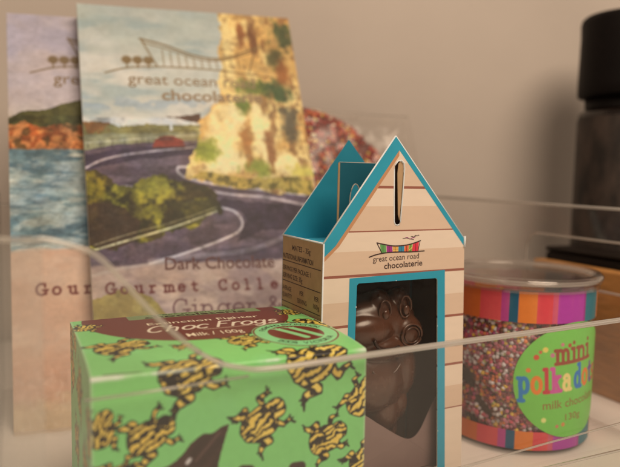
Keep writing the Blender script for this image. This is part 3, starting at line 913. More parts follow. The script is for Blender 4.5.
X, Y, Z, ins, nx, ny = pillow(bagpoly, .95, .25, -1, .85, 1.8)
wr = (fbm(X * .9 + Y * .4, Y * .8, 220) - .5) * .5 + (np.abs(fbm(X * .7 - Y * .5, Y * .6 + X * .3, 221) - .5)) * .9
F = gridmesh(nx, ny); F = F[ins[F].all(1)]
V = np.stack([X, Z - .06 + wr * .5, Y], 1); Vb = np.stack([X, 1.72 - Z + .06 + wr * .3, Y], 1)
obj('film', np.vstack([V, Vb]), np.vstack([F, F[:, ::-1] + len(V)]), M['bag'], bagt, smooth=True, recalc=False)
v, f = tube([(22.1, .80, 17.3), (17, .80, 17.6), (13, .80, 18.05), (9, .80, 18.15)], .05, 6)
obj('top_seal', v, f, M['edge'], bagt, smooth=True)

# ------------------------------------------------------------------ gabled gift box
HZ = FL + .19
HL, HE, HA, HAU = 3.62, 8.83, 12.95, 3.12      # depth, eave height, apex height, apex position
hut = thing('gift_box', 'pink striped card gift box shaped like a beach hut with teal trim and a window', 'gift box', (.504, 23.41, HZ), R(27.365))
WT, WBm = 6.78, 7.16                              # width at eave and at base
T = .05


def hz(z): return z - HZ


# front gable with window and hanging slot
win = [(1.45, -1.0), (5.83, -1.0), (5.43, 7.16), (5.36, 7.24), (1.60, 7.24), (1.52, 7.16)]
slt = [(3.16, 9.62), (3.22, 9.50), (3.32, 9.47), (3.42, 9.50), (3.47, 9.62), (3.53, 10.6), (3.58, 11.7), (3.55, 11.92), (3.42, 12.03), (3.26, 12.0), (3.12, 11.85), (3.09, 11.65), (3.12, 10.6)]
gable = [(-.02, HZ), (WBm, HZ), (WT, HE), (HAU, HA), (.02, HE)]
v, f = plate([gable, win, slt], T, lambda x, z, t: (x, t, hz(z)))


def plank_mat():
    m, nt, p = nodes('striped_plank_print')
    tc = N(nt, 'ShaderNodeTexCoord'); sx = N(nt, 'ShaderNodeSeparateXYZ'); nt.links.new(tc.outputs['Object'], sx.inputs[0])
    lines = [10.94, 9.23, 7.5, 5.58, 3.46, 1.53]
    H0 = 13.5
    mr = N(nt, 'ShaderNodeMapRange'); mr.inputs['From Min'].default_value = -HZ * U; mr.inputs['From Max'].default_value = (H0 - HZ) * U
    nt.links.new(sx.outputs['Z'], mr.inputs['Value'])
    rp = N(nt, 'ShaderNodeValToRGB'); rp.color_ramp.interpolation = 'CONSTANT'
    light, mid, ln = alb((226, 192, 160)), alb((214, 174, 140)), alb((150, 86, 66))
    el = rp.color_ramp.elements
    stops = [(0.0, mid)]
    for z in reversed(lines):
        stops += [((z - .05) / H0, ln), ((z + .05) / H0, mid)]
        stops += [((z + .95) / H0, light)]
    # bands run light above, darker below each line
    el[0].position = 0; el[0].color = (*light, 1)
    el[1].position = stops[1][0]; el[1].color = (*stops[1][1], 1)
    for q, c in stops[2:]:
        e = el.new(q); e.color = (*c, 1)
    nt.links.new(mr.outputs[0], rp.inputs[0])
    fac = noise_socket(nt, 350, 4, stretch=(.25, 1, 1))
    mx = N(nt, 'ShaderNodeMix', data_type='RGBA', blend_type='MULTIPLY'); mx.inputs[0].default_value = 1
    m2 = N(nt, 'ShaderNodeMapRange'); m2.inputs['To Min'].default_value = .94; m2.inputs['To Max'].default_value = 1.05
    nt.links.new(fac, m2.inputs['Value']); nt.links.new(rp.outputs[0], mx.inputs[6]); nt.links.new(m2.outputs[0], mx.inputs[7])
    nt.links.new(mx.outputs[2], p.inputs['Base Color']); p.inputs['Roughness'].default_value = .5; p.inputs['Specular IOR Level'].default_value = .35
    return m


M['plank'] = plank_mat()
front = obj('front_panel', v, f, M['plank'], hut)
hf = lambda x, z, off: (x, -off, hz(z))
# printed teal trim along the roof line
mb = MB()
mb.add([hf(*q, .004) for q in ((.03, 8.30), (.03, HE), (HAU, HA - .01), (3.30, 12.42), (.52, 8.72))], [(0, 1, 2, 3, 4)])
mb.add([hf(*q, .004) for q in ((HAU, HA - .01), (WT - .01, HE), (WT + .0, 8.52), (3.30, 12.42))], [(0, 1, 2, 3)])
mb.build('roof_trim', M['teal'], hut)
mb = MB()
mb.add([hf(*q, .003) for q in ((.03, 8.30), (.52, 8.72), (3.30, 12.42), (3.30, 12.20), (.68, 8.70), (.03, 8.12))], [(0, 1, 2, 3, 4, 5)])
mb.build('roof_trim', mat('tan_print', alb((190, 128, 84)), .5, .05), hut)
# window frame print
v, f = fill([[(1.14, -1.27), (6.25, -1.27), (5.80, 7.56), (1.18, 7.46)], win])
obj('window_frame', [hf(x, z, .005) for x, z in v], f, M['teal'], hut, recalc=False)
v, f = fill([win])
obj('window_film', [(x, T + .02 + .03 * math.sin(x * 2.1) * math.sin(z), hz(z)) for x, z in v], f, M['film'], hut)
# white cut edges of the board
mb = MB()
for a, b in (((.02, HE), (HAU, HA)), ((HAU, HA), (WT, HE))):
    v, f = tube([(a[0], T / 2, hz(a[1]) + .012), (b[0], T / 2, hz(b[1]) + .012)], .034, 6); mb.add(v, f)
v, f = tube([(-.005, .0, hz(.3)), (.025, .0, hz(HE))], .030, 6); mb.add(v, f)
v, f = tube([(.0, .03, hz(HE) + .01), (.0, HL, hz(HE) + .01)], .038, 6); mb.add(v, f)
v, f = tube([(WT + .0, -.02, hz(8.5)), (WT + .0, -.02, hz(8.95))], .05, 6); mb.add(v, f)
v, f = tube([(x, T / 2 - .02, hz(z)) for x, z in slt], .028, 6, closed=True); mb.add(v, f)
v, f = tube([(0, HL - .02, hz(HE)), (HAU, HL - .02, hz(HA - .05)), (WT, HL - .02, hz(HE))], .026, 6); mb.add(v, f)
mb.build('cut_edge', M['card_edge'], hut, smooth=True)
for x, z, s in ((1.51, 6.32, .03), (3.35, 7.25, .022), (5.52, 5.2, .026), (5.78, .62, .024)):
    v, f = ICO2; obj('paper_fleck', [(x + p[0] * s * .8, -.006 + p[1] * .012, hz(z) + p[2] * s) for p in v], f, M['card_edge'], front, smooth=True)
mb = MB()
v, f = plate([[(3.36, 9.9), (3.44, 9.66), (3.51, 10.6), (3.56, 11.7), (3.53, 11.9), (3.42, 11.99), (3.30, 11.9), (3.26, 11.5)]], .03, lambda x, z, t: (x, .012 + t + (x - 3.2) * .1, hz(z)))
mb.add(v, f); mb.build('slot_flap', M['kraft'], hut)
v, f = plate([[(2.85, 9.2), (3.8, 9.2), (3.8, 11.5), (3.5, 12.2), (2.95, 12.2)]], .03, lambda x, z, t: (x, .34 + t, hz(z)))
obj('slot_shade_card', v, f, M['inside'], hut)  # dark card added to give the shade seen through the slot
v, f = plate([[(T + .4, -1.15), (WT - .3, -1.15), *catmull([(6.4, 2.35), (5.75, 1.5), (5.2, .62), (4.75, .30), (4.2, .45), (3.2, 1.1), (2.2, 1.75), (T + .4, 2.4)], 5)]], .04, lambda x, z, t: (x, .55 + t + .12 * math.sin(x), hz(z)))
obj('window_haze_card', v, f, M['window_haze'], hut)  # card added to stand in for the haze low in the window
# sides, back gable, floor, top board, inner tab
mb = MB(); mb.box(0, T, T + .003, HL - T - .003, 0, hz(HE) - .02); mb.build('side_panel', M['kraft'], hut)
v, f = plate([[(T + .003, HZ), (HL - T - .003, HZ), (HL - T - .003, HE - .02), (T + .003, HE - .02)]], T, lambda y, z, t: (WBm - (WBm - WT) * (z - HZ) / (HE - HZ) - t, y, hz(z)))
obj('side_panel', v, f, M['plank'], hut)
v, f = plate([gable], T, lambda x, z, t: (x, HL - T + t, hz(z)))
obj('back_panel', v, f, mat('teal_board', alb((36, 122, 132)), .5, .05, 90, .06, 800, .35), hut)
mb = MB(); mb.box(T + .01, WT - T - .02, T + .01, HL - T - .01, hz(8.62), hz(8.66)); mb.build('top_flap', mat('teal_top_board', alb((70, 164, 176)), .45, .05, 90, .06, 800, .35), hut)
mb = MB(); mb.box(T + .01, WBm - T - .02, T + .01, HL - T - .01, .01, .06); mb.build('base_flap', M['pinkfloor'], hut)
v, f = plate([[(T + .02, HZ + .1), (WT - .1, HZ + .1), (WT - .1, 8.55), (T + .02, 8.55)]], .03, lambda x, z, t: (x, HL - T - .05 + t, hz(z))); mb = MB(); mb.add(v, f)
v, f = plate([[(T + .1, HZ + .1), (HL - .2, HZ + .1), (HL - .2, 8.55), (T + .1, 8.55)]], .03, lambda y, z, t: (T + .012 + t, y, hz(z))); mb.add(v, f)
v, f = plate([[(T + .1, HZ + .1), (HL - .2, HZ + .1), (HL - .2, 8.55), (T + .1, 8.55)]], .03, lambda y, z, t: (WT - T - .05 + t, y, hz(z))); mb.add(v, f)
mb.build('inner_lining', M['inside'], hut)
tabo = [(1.62, 8.7), (5.0, 8.7), (4.75, 9.6), (4.4, 10.9), (3.5, 11.92), (1.62, 11.92)]
hole = [(2.40 + .26 * math.cos(q * math.pi / 12), 10.3 + .75 * math.sin(q * math.pi / 12)) for q in range(24)]
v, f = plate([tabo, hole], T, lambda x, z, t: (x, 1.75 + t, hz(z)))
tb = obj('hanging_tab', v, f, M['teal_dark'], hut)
v, f = tube([(x, 1.74, hz(z)) for x, z in hole], .022, 6, closed=True); obj('punched_edge', v, f, M['card_side'], tb)
v, f = tube([(1.61, 1.77, hz(8.7)), (1.61, 1.77, hz(11.9))], .045, 6); obj('cut_edge', v, f, M['kraft'], tb)
v, f = tube([(1.61, 1.77, hz(11.92)), (3.5, 1.77, hz(11.92))], .02, 6); obj('cut_edge', v, f, M['card_side'], tb)
# shop mark on the front: coloured pavilion over a swoosh, two lines of lettering
def rib(mb, pts, w, off, mi=0):
    v, f = ribbon(pts, w, hf, off); mb.add(v, f, mi)


mk = [mat('mark_colour', alb(c), .5, .08, 200) for c in ((96, 146, 74), (158, 42, 112), (224, 150, 70), (48, 122, 140), (222, 92, 48), (128, 160, 60), (218, 50, 62))] + [M['ink'], mat('mark_yellow', alb((232, 184, 92)), .5, .05)]
mb = MB()
top = catmull([(2.36, 8.80), (2.75, 8.72), (3.2, 8.65), (3.7, 8.66), (4.1, 8.72), (4.50, 8.83)], 8)
bot = catmull([(2.02, 8.24), (2.35, 8.33), (2.8, 8.39), (3.4, 8.40), (4.0, 8.385), (4.72, 8.40)], 8)
def yat(c, x): return float(np.interp(x, [p[0] for p in c], [p[1] for p in c]))
xs = [2.52, 2.82, 3.12, 3.40, 3.70, 3.92, 4.10, 4.42]
for i in range(7):
    a, b = xs[i] + .015, xs[i + 1] - .015
    k = .05 * (1 - i / 3.0)
    mb.add([hf(a + k, yat(bot, a) + .012, .006), hf(b + k * .6, yat(bot, b) + .012, .006), hf(b, yat(top, b) - .03, .006), hf(a, yat(top, a) - .03, .006)], [(0, 1, 2, 3)], i)
rib(mb, top, .045, .009, 7)
rib(mb, bot, [.02] + [.045] * (len(bot) - 2) + [.02], .009, 7)
rib(mb, [(2.40, 8.76), (2.62, 8.40)], .035, .010, 7); rib(mb, [(4.45, 8.76), (4.38, 8.41)], .03, .010, 7)
for x in (2.68, 2.97, 3.26, 3.55, 3.81, 4.0, 4.26): rib(mb, [(x, yat(bot, x)), (x - .01, yat(top, x) - .04)], .016, .0115, 7)
rib(mb, [(3.14, 8.56), (3.4, 8.55)], .03, .0115, 8); rib(mb, [(3.14, 8.47), (3.4, 8.46)], .03, .0115, 8); rib(mb, [(3.93, 8.46), (4.08, 8.57)], .04, .0115, 8)
for cx, cz, s in ((3.95, 8.93, .26), (4.12, 8.99, .12), (4.30, 9.03, .11)):
    rib(mb, catmull([(cx - s, cz + .04 * s), (cx - s * .5, cz + .16 * s), (cx, cz - .1 * s), (cx + s * .5, cz + .02), (cx + s, cz + .1 * s)], 5), [.008] + [.025] * 19 + [.008], .006, 7 if s < .2 else 1)
rib(mb, catmull([(3.6, 8.93), (3.8, 8.95), (4.0, 8.90), (4.15, 8.88)], 5), .02, .008, 7)
mb.build('shop_mark', mk, hut)
mb = MB()
put_text(mb, 'great ocean road', 2.22, 8.045, .33, hf, .006, .0, width=2.22, rot=R(1.6))
put_text(mb, 'chocolaterie', 2.76, 7.75, .34, hf, .006, .014, width=1.86, rot=R(1.8))
mb.build('lettering', M['ink'], hut)
# nutrition panel on the left side
hs = lambda x, z, off: (-off, HL - x, hz(z))
mb = MB()
put_text(mb, 'MATES - 35g', .98, 8.30, .30, hs, .004, .008, width=1.62)
put_text(mb, 'NUTRITIONAL INFORMATION', .10, 7.90, .30, hs, .004, .02, width=2.75)
put_text(mb, 'SERVINGS PER PACKAGE: 1', .10, 7.40, .28, hs, .004, .012, width=2.55)
put_text(mb, 'SERVING SIZE: 35g', .10, 7.08, .28, hs, .004, .012, width=1.85)
for t_, x, z, w_ in (('AVERAGE', .1, 6.55, .85), ('QUANTITY', .1, 6.25, .92), ('PER', 1.72, 6.55, .36), ('SERVING', 1.52, 6.22, .84), ('PER', 3.0, 6.55, .36), ('100g', 2.92, 6.25, .5),
                     ('ENERGY', .1, 5.68, .7), ('810kJ', 1.68, 5.68, .6), ('2310kJ', 2.75, 5.68, .72), ('PROTEIN', .1, 5.2, .8), ('2.7g', 1.72, 5.2, .45), ('7.8g', 2.9, 5.2, .45)):
    put_text(mb, t_, x, z, .27, hs, .004, .008, width=w_)
for z in (7.78, 6.93, 6.05, 5.52, 5.05): mb.add([hs(.06, z, .004), hs(3.5, z, .004), hs(3.5, z + .035, .004), hs(.06, z + .035, .004)], [(0, 1, 2, 3)])
mb.build('lettering', M['ink'], hut)

# ------------------------------------------------------------------ chocolate figure inside the gift box
def blob(name, ells, m, parent, vox=.055, it=9):
    bm = bmesh.new()
    for (cx, cy, cz), (rx, ry, rz) in ells:
        r_ = bmesh.ops.create_icosphere(bm, subdivisions=4, radius=1.0)
        for q in r_['verts']: q.co = Vector((cx + q.co.x * rx, cy + q.co.y * ry, cz + q.co.z * rz)) * U
    me = bpy.data.meshes.new(name); bm.to_mesh(me); bm.free()
    o = bpy.data.objects.new(name, me); COL.objects.link(o)
    a = o.modifiers.new('remesh', 'REMESH'); a.mode = 'VOXEL'; a.voxel_size = vox * U
    b = o.modifiers.new('smooth', 'SMOOTH'); b.factor = .6; b.iterations = it
    bpy.context.view_layer.update()
    dg = bpy.context.evaluated_depsgraph_get()
    me2 = bpy.data.meshes.new_from_object(o.evaluated_get(dg))
    o.modifiers.clear(); o.data = me2; me2.name = name
    me2.materials.clear(); me2.materials.append(m)
    me2.polygons.foreach_set('use_smooth', np.ones(len(me2.polygons), bool))
    o.parent = parent
    return o


cr = R(27.365)
def hw_(x, y, z): return (.504 + x * math.cos(cr) - y * math.sin(cr), 23.41 + x * math.sin(cr) + y * math.cos(cr), z)


fig = thing('chocolate_figure', 'shiny milk chocolate animal figure seen through the window of the beach hut box', 'chocolate', hw_(-.5, 0, .12), cr)
blob('body', [((4.0, 1.75, 5.1), (2.05, 1.0, 1.25)), ((3.95, 1.40, 5.75), (.60, .50, .85)), ((4.98, 1.45, 5.85), (.55, .50, .75)), ((3.35, 1.15, 4.90), (1.25, .62, .72)),
              ((5.2, 1.2, 4.62), (.90, .58, .80)), ((4.2, 1.35, 4.10), (1.45, .80, .60)), ((4.05, 1.75, 2.5), (1.55, .95, 1.55)), ((4.3, 1.9, 3.6), (.8, .7, .6)),
              ((5.45, 1.6, 2.9), (.60, .60, 1.25)), ((5.25, 1.8, 1.4), (.55, .6, .9)), ((3.25, 1.5, 3.1), (.4, .45, .6)), ((4.55, 1.8, 1.1), (.85, .75, 1.2)), ((4.85, 1.9, .2), (.5, .6, 1.2)), ((4.8, 1.9, -.9), (.8, .7, .35)), ((2.75, 2.0, 5.9), (.45, .45, .7))],
     M['choc'], fig)
def ring(cx, cy, cz, rx, rz, r, ty=0.0):
    return tube([(cx + rx * math.cos(q * math.pi / 16), cy + ty * math.sin(q * math.pi / 16), cz + rz * math.sin(q * math.pi / 16)) for q in range(32)], r, 8, closed=True)
for cx, cz in ((3.95, 5.70), (4.98, 5.82)):
    v, f = ring(cx, .84, cz, .29, .46, .045); e = obj('eye', v, f, M['choc'], fig, smooth=True)
    blob('pupil', [((cx + .02, .80, cz - .14), (.17, .10, .22))], M['choc'], e, .03, 2)
v, f = ring(5.22, .66, 4.62, .52, .47, .055); e = obj('cheek_disc', v, f, M['choc'], fig, smooth=True)
v, f = ring(5.22, .62, 4.62, .36, .33, .035); obj('inner_ring', v, f, M['choc'], e, smooth=True)
blob('disc_face', [((5.22, .74, 4.60), (.34, .12, .30))], M['choc'], e, .03, 2)
mo = catmull([(3.25, .50, 4.62), (3.36, .50, 4.40), (3.62, .54, 4.22), (4.1, .54, 4.13), (4.55, .60, 4.2)], 5)
v, f = tube(mo, .085, 8); obj('mouth', v, f, M['chocdark'], fig, smooth=True)
v, f = tube(catmull([(3.5, .95, 3.15), (4.0, .93, 2.9), (4.6, .95, 3.0), (5.0, 1.08, 3.3)], 5), .05, 8); obj('arm_crease', v, f, M['choc'], fig, smooth=True)

# ------------------------------------------------------------------ green frog carton
BW, BL, BH = 8.51, 7.04, 5.80
BZ = FL + .19
box = thing('chocolate_carton', 'green chocolate carton printed with striped black and gold frogs, in front at left', 'chocolate box', (-5.803, 16.454, BZ), R(24.986))
BULGE = .15


def prof(S):
    """unfolded front + top: S<0 down the front, S>0 back over the lid"""
    r = .06
    y = np.where(S < -r, 0, np.where(S > r, S, r * (1 - np.cos((S + r) / (2 * r) * math.pi / 2))))
    z = np.where(S < -r, BH + S, np.where(S > r, BH, BH - r + r * np.sin(np.clip((S + r) / (2 * r), 0, 1) * math.pi / 2)))
    q = np.clip(S / BL, 0, 1)
    z = z + BULGE * np.sin(math.pi * q ** .7)
    y = y + np.where(S < 0, -.05 * np.sin(math.pi * np.clip(-S / (BH - BZ), 0, 1)), 0)
    return y, z


GREEN = (134, 199, 106)


def foldmap(X, S):
    y, z = prof(S)
    ex = np.clip(S / BL, 0, 1)
    z = z + .05 * np.sin(math.pi * X / BW) * np.clip(ex * 6, 0, 1)
    return np.stack([X, y, z - BZ], 1)


def carton_art(cv):
    X, S = cv.X, cv.Y
    n = fbm(X * .8, S * .8, 300)
    cv.put(np.ones(len(X)), GREEN)
    cv.put(sstep(.4, .7, n) * .25, (140, 204, 132))
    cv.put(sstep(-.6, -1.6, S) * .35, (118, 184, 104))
    # oval title panel
    e = np.hypot((X - 4.2) / 3.85, (S - 6.3) / 4.1)
    cv.put(sstep(1.004, .996, e), (112, 42, 34))
    cv.put(sstep(6.22, 6.26, S) * (abs(X - 4.6) < 2.6) * .9, (128, 150, 92))
    for fx, fs, an, L, sd in FROGS_TOP + FROGS_FRONT: frog(cv, fx, fs, an, L, sd)
    # round badge
    bx, bs, br = 6.95, 2.15, 1.52
    d = np.hypot(X - bx, S - bs)
    cv.put(sstep(br + .02, br - .02, d), (140, 206, 132))
    cv.put(sstep(.045, .02, abs(d - br + .06)), (120, 70, 44))
    cv.put(sstep(br * .64 + .02, br * .64 - .02, d), (116, 44, 34))
    for k, (ax, ay) in enumerate(((-.42, .55), (.12, .62))):
        cv.stroke([(bx + ax, bs + ay), (bx + ax + .55, bs + ay - 1.15)], .27, (150, 206, 132), 1, .03)
        for q in (-.22, -.07, .08, .22): cv.stroke([(bx + ax, bs + ay), (bx + ax - .12 + q, bs + ay + .22 - abs(q) * .4)], .06, (150, 206, 132), 1, .02)
    # script title
    x, y = 2.15, 3.80
    cv.text('Choc', x, y, .92, .105, (240, 214, 178), sp=.0, shear=.36, serif=False, soft=.02, xs=.74)
    cv.text('Frogs', 4.55, y, .92, .105, (240, 214, 178), sp=.0, shear=.36, serif=False, soft=.02, xs=.72)
    cv.stroke(catmull([(4.1, 3.60), (5.2, 3.62), (6.6, 3.74)]), .05, (230, 200, 160), .9)
    # scuffed fold
    sc = fbm(X * 1.6, S * 7, 330)
    cv.put(sstep(.10, .03, abs(S + .02)) * sstep(.42, .62, fbm(X * 1.3, X * 0 + 3, 331)) * .75, (214, 214, 186))
    cv.put(sstep(.16, .05, abs(S - .02)) * sstep(1.5, .2, X) * .85, (226, 214, 190))
    cv.put(sstep(.05, .02, abs(S - .13 + (X - .9) * .05)) * sstep(.28, .4, X) * sstep(1.5, 1.2, X) * .8, (70, 66, 44))
    cv.put(sstep(.16, .05, abs(S)) * sstep(7.9, 8.45, X) * .7, (226, 214, 190))
    cv.put(sstep(.10, .02, X) * .45, (206, 206, 170)); cv.put(sstep(BW - .08, BW - .01, X) * .5, (206, 206, 170))
    # chocolate frog picture low on the front
    pic = [(3.89, -1.79), (3.84, -1.99), (3.74, -2.28), (3.62, -2.63), (3.56, -3.11), (3.44, -3.77), (2.14, -3.57), (1.85, -3.15), (1.88, -2.80), (2.08, -2.75), (2.31, -2.64), (2.54, -2.41), (2.72, -2.20), (2.95, -2.06), (3.13, -1.97), (3.28, -1.99), (3.43, -1.98), (3.64, -1.86)]
    m = cv.poly(pic, (44, 24, 20), 1, .03, 3, 340)
    nn = fbm(X * 2.2 - S, S * 2.2, 341)
    cv.put(m * sstep(.5, .66, nn) * .6, (70, 40, 32))
    cv.stroke([(3.58, -2.01), (3.19, -2.43), (2.89, -2.74)], .10, (92, 62, 52), .8, .04)
    cv.stroke([(2.63, -2.76), (2.70, -2.68)], .12, (232, 220, 206), .9, .05)
    for p_, q_ in (((297, 468), 0), ((246, 470), 0)): pass
    cv.stroke([(5.99, -3.52), (6.23, -3.53)], .34, (58, 34, 28), 1, .03)
    cv.stroke([(4.31, -3.31), (4.53, -3.35)], .34, (58, 34, 28), 1, .03)


FROGS_FRONT = [(*(1.60, -1.78), 28, 1.60, 11), (*(4.96, -1.85), 38, 1.80, 12), (*(7.15, -2.74), 22, 1.55, 13), (*(8.36, -1.55), 60, 1.55, 14), (*(8.54, -3.68), 40, 1.45, 15), (*(0.26, -1.43), 75, 1.2, 16), (*(0.81, -2.89), 20, 1.4, 17)]
FROGS_TOP = [(2.75, -.05, 20, 2.2, 21), (6.75, -.12, 24, 2.4, 22), (1.15, 2.35, 25, 2.0, 23), (5.05, 1.75, 18, 1.6, 24), (8.05, 3.3, 100, 1.9, 25), (.35, 5.6, 60, 1.3, 26), (2.9, 1.75, 15, .7, 27), (8.2, 5.6, 80, 1.4, 28)]
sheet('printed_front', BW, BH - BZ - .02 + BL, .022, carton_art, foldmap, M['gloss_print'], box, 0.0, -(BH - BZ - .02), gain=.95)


def side_art(cv):
    cv.put(np.ones(len(cv.X)), (124, 188, 114))
    for fx, fy, an, L, sd in ((.6, 4.0, 70, 1.6, 31), (1.6, 2.4, 30, 1.9, 32), (3.4, 4.3, 120, 1.9, 33), (4.6, 2.2, 10, 1.8, 34), (6.1, 4.4, 60, 1.8, 35), (.7, .9, 50, 1.6, 36), (6.6, 5.3, 15, 1.5, 37), (5.0, 5.5, 15, 1.2, 38)): frog(cv, fx, fy, an, L, sd)
    cv.put(sstep(.12, .02, cv.X) * .5, (206, 206, 170))


def sidemap(x):
    def g(X, Y):
        yt, zt = prof(X)
        return np.stack([np.full(len(X), x), X, (zt - BZ) * (Y - BZ) / (BH - BZ)], 1)
    return g


sheet('printed_side', BL, BH - BZ, .04, side_art, sidemap(.004), M['gloss_print'], box, 0, BZ, gain=.95)
sheet('printed_side', BL, BH - BZ, .06, side_art, sidemap(BW - .004), M['gloss_print'], box, 0, BZ, gain=.95)
mb = MB(); mb.box(.01, BW - .01, BL - .02, BL, 0, BH - BZ); mb.build('back_panel', mat('green_board', alb(GREEN), .5, .05), box)
mb = MB(); mb.box(.02, BW - .02, .02, BL - .03, 0, .03); mb.build('base_flap', M['card_side'], box)
def topf(x, s, off):
    p = foldmap(np.array([x]), np.array([s]))[0]
    return (p[0], p[1], p[2] + off)
mb = MB()
put_text(mb, 'Extinction Fighter', 2.45, 4.98, .55, topf, .006, .006, width=4.2)
put_text(mb, 'Milk / 100g', 3.35, 2.75, .62, topf, .006, .004, width=1.95)
mb.build('lettering', M['cream'], box)
mb = MB()
put_text(mb, 'chocolaterie', 2.6, 6.32, .52, topf, .006, .02, width=4.0)
put_text(mb, 'great ocean road', 2.9, 6.78, .24, topf, .006, .0, width=3.4)
mb.build('lettering', M['ink'], box)
mb = MB()
for ch, an in [(c, 152 - i * 6.9) for i, c in enumerate('FIGHTING EXTINCTION')] + [(c, 222 + i * 8.2) for i, c in enumerate('ZOOS VICTORIA')]:
    if ch == ' ': continue
    up = an < 180
    rad = 1.07 if up else 1.30
    a = R(an)
    put_text(mb, ch, 6.95 + rad * math.cos(a), 2.15 + rad * math.sin(a), .30, topf, .006, .004, align='CENTER', rot=(a - math.pi / 2) if up else (a + math.pi / 2))
mb.build('lettering', M['ink'], box)

# ------------------------------------------------------------------ jar of sprinkle drops
JR_ = 3.22
JC = (9.5, 28.2)
JZ = .19
JS = (HC - FL - .19) / (HC - JZ)                 # true size of the jar against its drawing
JL = (JC[0] * JS, JC[1] * JS, FL + .19)
jar = thing('sweets_jar', 'round clear jar with striped bands, a round green label and a clear lid', 'jar', JL, 0)
jar.scale = (JS, JS, JS)


def cy(r, phi, z): return (r * math.sin(phi), -r * math.cos(phi), z)


v, f = lathe([(0, 0), (2.9, 0), (3.08, .06), (3.16, .22), (3.2, 1.0), (3.22, 6.7), (3.14, 6.75), (3.12, 1.0), (3.05, .25), (2.9, .12), (0, .1)], 128)
smooth_by_angle(obj('body', v, f, M['jarplastic'], jar), 50)
lidp = [(0, 6.98), (2.85, 6.98), (2.95, 7.0), (3.05, 7.16), (3.2, 7.24), (3.36, 7.22), (3.46, 7.12), (3.47, 6.98), (3.42, 6.88), (3.34, 6.84), (3.34, 6.62), (3.27, 6.62), (3.27, 6.86), (2.9, 6.9), (0, 6.9)]
v, f = lathe(lidp, 128)
lid = smooth_by_angle(obj('lid', v, f, M['lidplastic'], jar), 60)
v, f = lathe([(3.30 + .12 * math.cos(a), 7.02 + .10 * math.sin(a)) for a in [q * math.pi / 6 for q in range(13)]], 128)
obj('lid_rim', v, f, M['edge'], lid, smooth=True)
STR = [(-180, (214, 116, 44)), (-158, (206, 64, 76)), (-140, (166, 52, 132)), (-122, (24, 84, 104)), (-112, (214, 116, 44)), (-96, (206, 64, 76)), (-80, (150, 70, 120)), (-68, (196, 92, 36)), (-46, (206, 70, 70)), (-30, (176, 60, 116)), (-24.5, (20, 78, 98)), (-18, (216, 112, 40)), (-5.5, (210, 62, 66)), (6, (196, 74, 96)), (10, (170, 54, 136)), (34, (150, 40, 110)), (36, (40, 104, 108)), (58, (216, 112, 40)), (76, (206, 64, 76)), (100, (166, 52, 132)), (124, (24, 84, 104)), (140, (214, 116, 44)), (160, (206, 64, 76))]
def stripe_art(off):
    def g(cv):
        a = (cv.X - off + 180) % 360 - 180
        for q, c in STR: cv.put((a >= q) * 1.0, c)
        n = fbm(cv.X * .12, cv.Y * .4, 400)
        cv.put(sstep(.5, .8, n) * .15, (230, 150, 110))
    return g
def bandmap(r): return lambda X, Y: np.stack([r * np.sin(np.radians(X)), -r * np.cos(np.radians(X)), Y - JZ], 1)
sheet('striped_band', 360, 1.28, .4, stripe_art(0), lambda X, Y: np.stack([3.236 * np.sin(np.radians(X)), -3.236 * np.cos(np.radians(X)), Y], 1), M['label_print'], jar, -180, 5.42)
sheet('striped_band', 360, .78, .4, stripe_art(2), lambda X, Y: np.stack([3.222 * np.sin(np.radians(X)), -3.222 * np.cos(np.radians(X)), Y], 1), M['label_print'], jar, -180, .12)
# round green label wrapped on the jar
LP, LZ, LA, LB = R(28), 3.23, 2.68, 2.42
LR = 3.25


def lab(x, y, off=0.0):
    c, s = math.cos(R(2.5)), math.sin(R(2.5))
    return cy(LR + off, LP + x / LR, LZ - JZ + y)


nr, na = 110, 420
rr_, aa = np.meshgrid(np.linspace(0, 1, nr), np.linspace(0, 2 * math.pi, na), indexing='ij')
X, Y = (rr_ * np.cos(aa) * LA).ravel(), (rr_ * np.sin(aa) * LB).ravel()
cv = Canvas(X, Y, (118, 186, 70))
cv.put(sstep(.4, .7, fbm(X * .8, Y * .8, 410)) * .2, (128, 196, 84))
for (ph, z), r_, c in (((-4.30, 4.23), .13, (206, 70, 44)), ((-9.40, 3.68), .11, (226, 120, 50)), ((1.90, 4.55), .13, (230, 196, 90)), ((7.40, 4.32), .11, (200, 110, 130)), ((14.90, 4.75), .09, (206, 110, 120)), ((21.20, 4.70), .10, (180, 60, 44)), ((3.40, 1.61), .12, (226, 214, 120)), ((19.10, 1.39), .10, (214, 130, 70)), ((14.00, 1.33), .08, (206, 110, 90)), ((-1.60, 4.45), .08, (206, 90, 60))):
    cv.stroke([((ph - 28) * math.pi / 180 * LR, z - LZ), ((ph - 28) * math.pi / 180 * LR + .01, z - LZ)], r_ * 1.7, c, 1, .02)
rt = R(4)
cv.text('mini', -1.02, .72, .86, .15, (150, 62, 40), xs=.82, rot=rt)
pc_ = [(38, 118, 170), (232, 120, 40), (196, 48, 56), (206, 78, 140), (238, 204, 120)]
x, y = cv.text('polka', -2.46, -.52, .95, .165, pc_, xs=.60, rot=rt, sp=.07)
cv.text('dots', x + .10, y + .01, .95, .165, [(34, 108, 170), (232, 110, 40), (120, 60, 140), (206, 60, 60)], xs=.60, rot=rt, sp=.07)
obj('label', np.stack([LR * np.sin(LP + X / LR), -LR * np.cos(LP + X / LR), LZ - JZ + Y], 1), gridmesh(nr, na), M['label_print'], jar, cols=cv.colours(.95), smooth=True, recalc=False)
mb = MB()
put_text(mb, 'milk chocolate', -1.45, -1.18, .52, lab, .006, .0, width=3.0, rot=rt)
mb.build('lettering', mat('rust_ink', alb((150, 92, 46)), .5, .05), jar)
mb = MB()
put_text(mb, '130g', -.40, -1.68, .40, lab, .006, .0, width=.85, rot=rt)
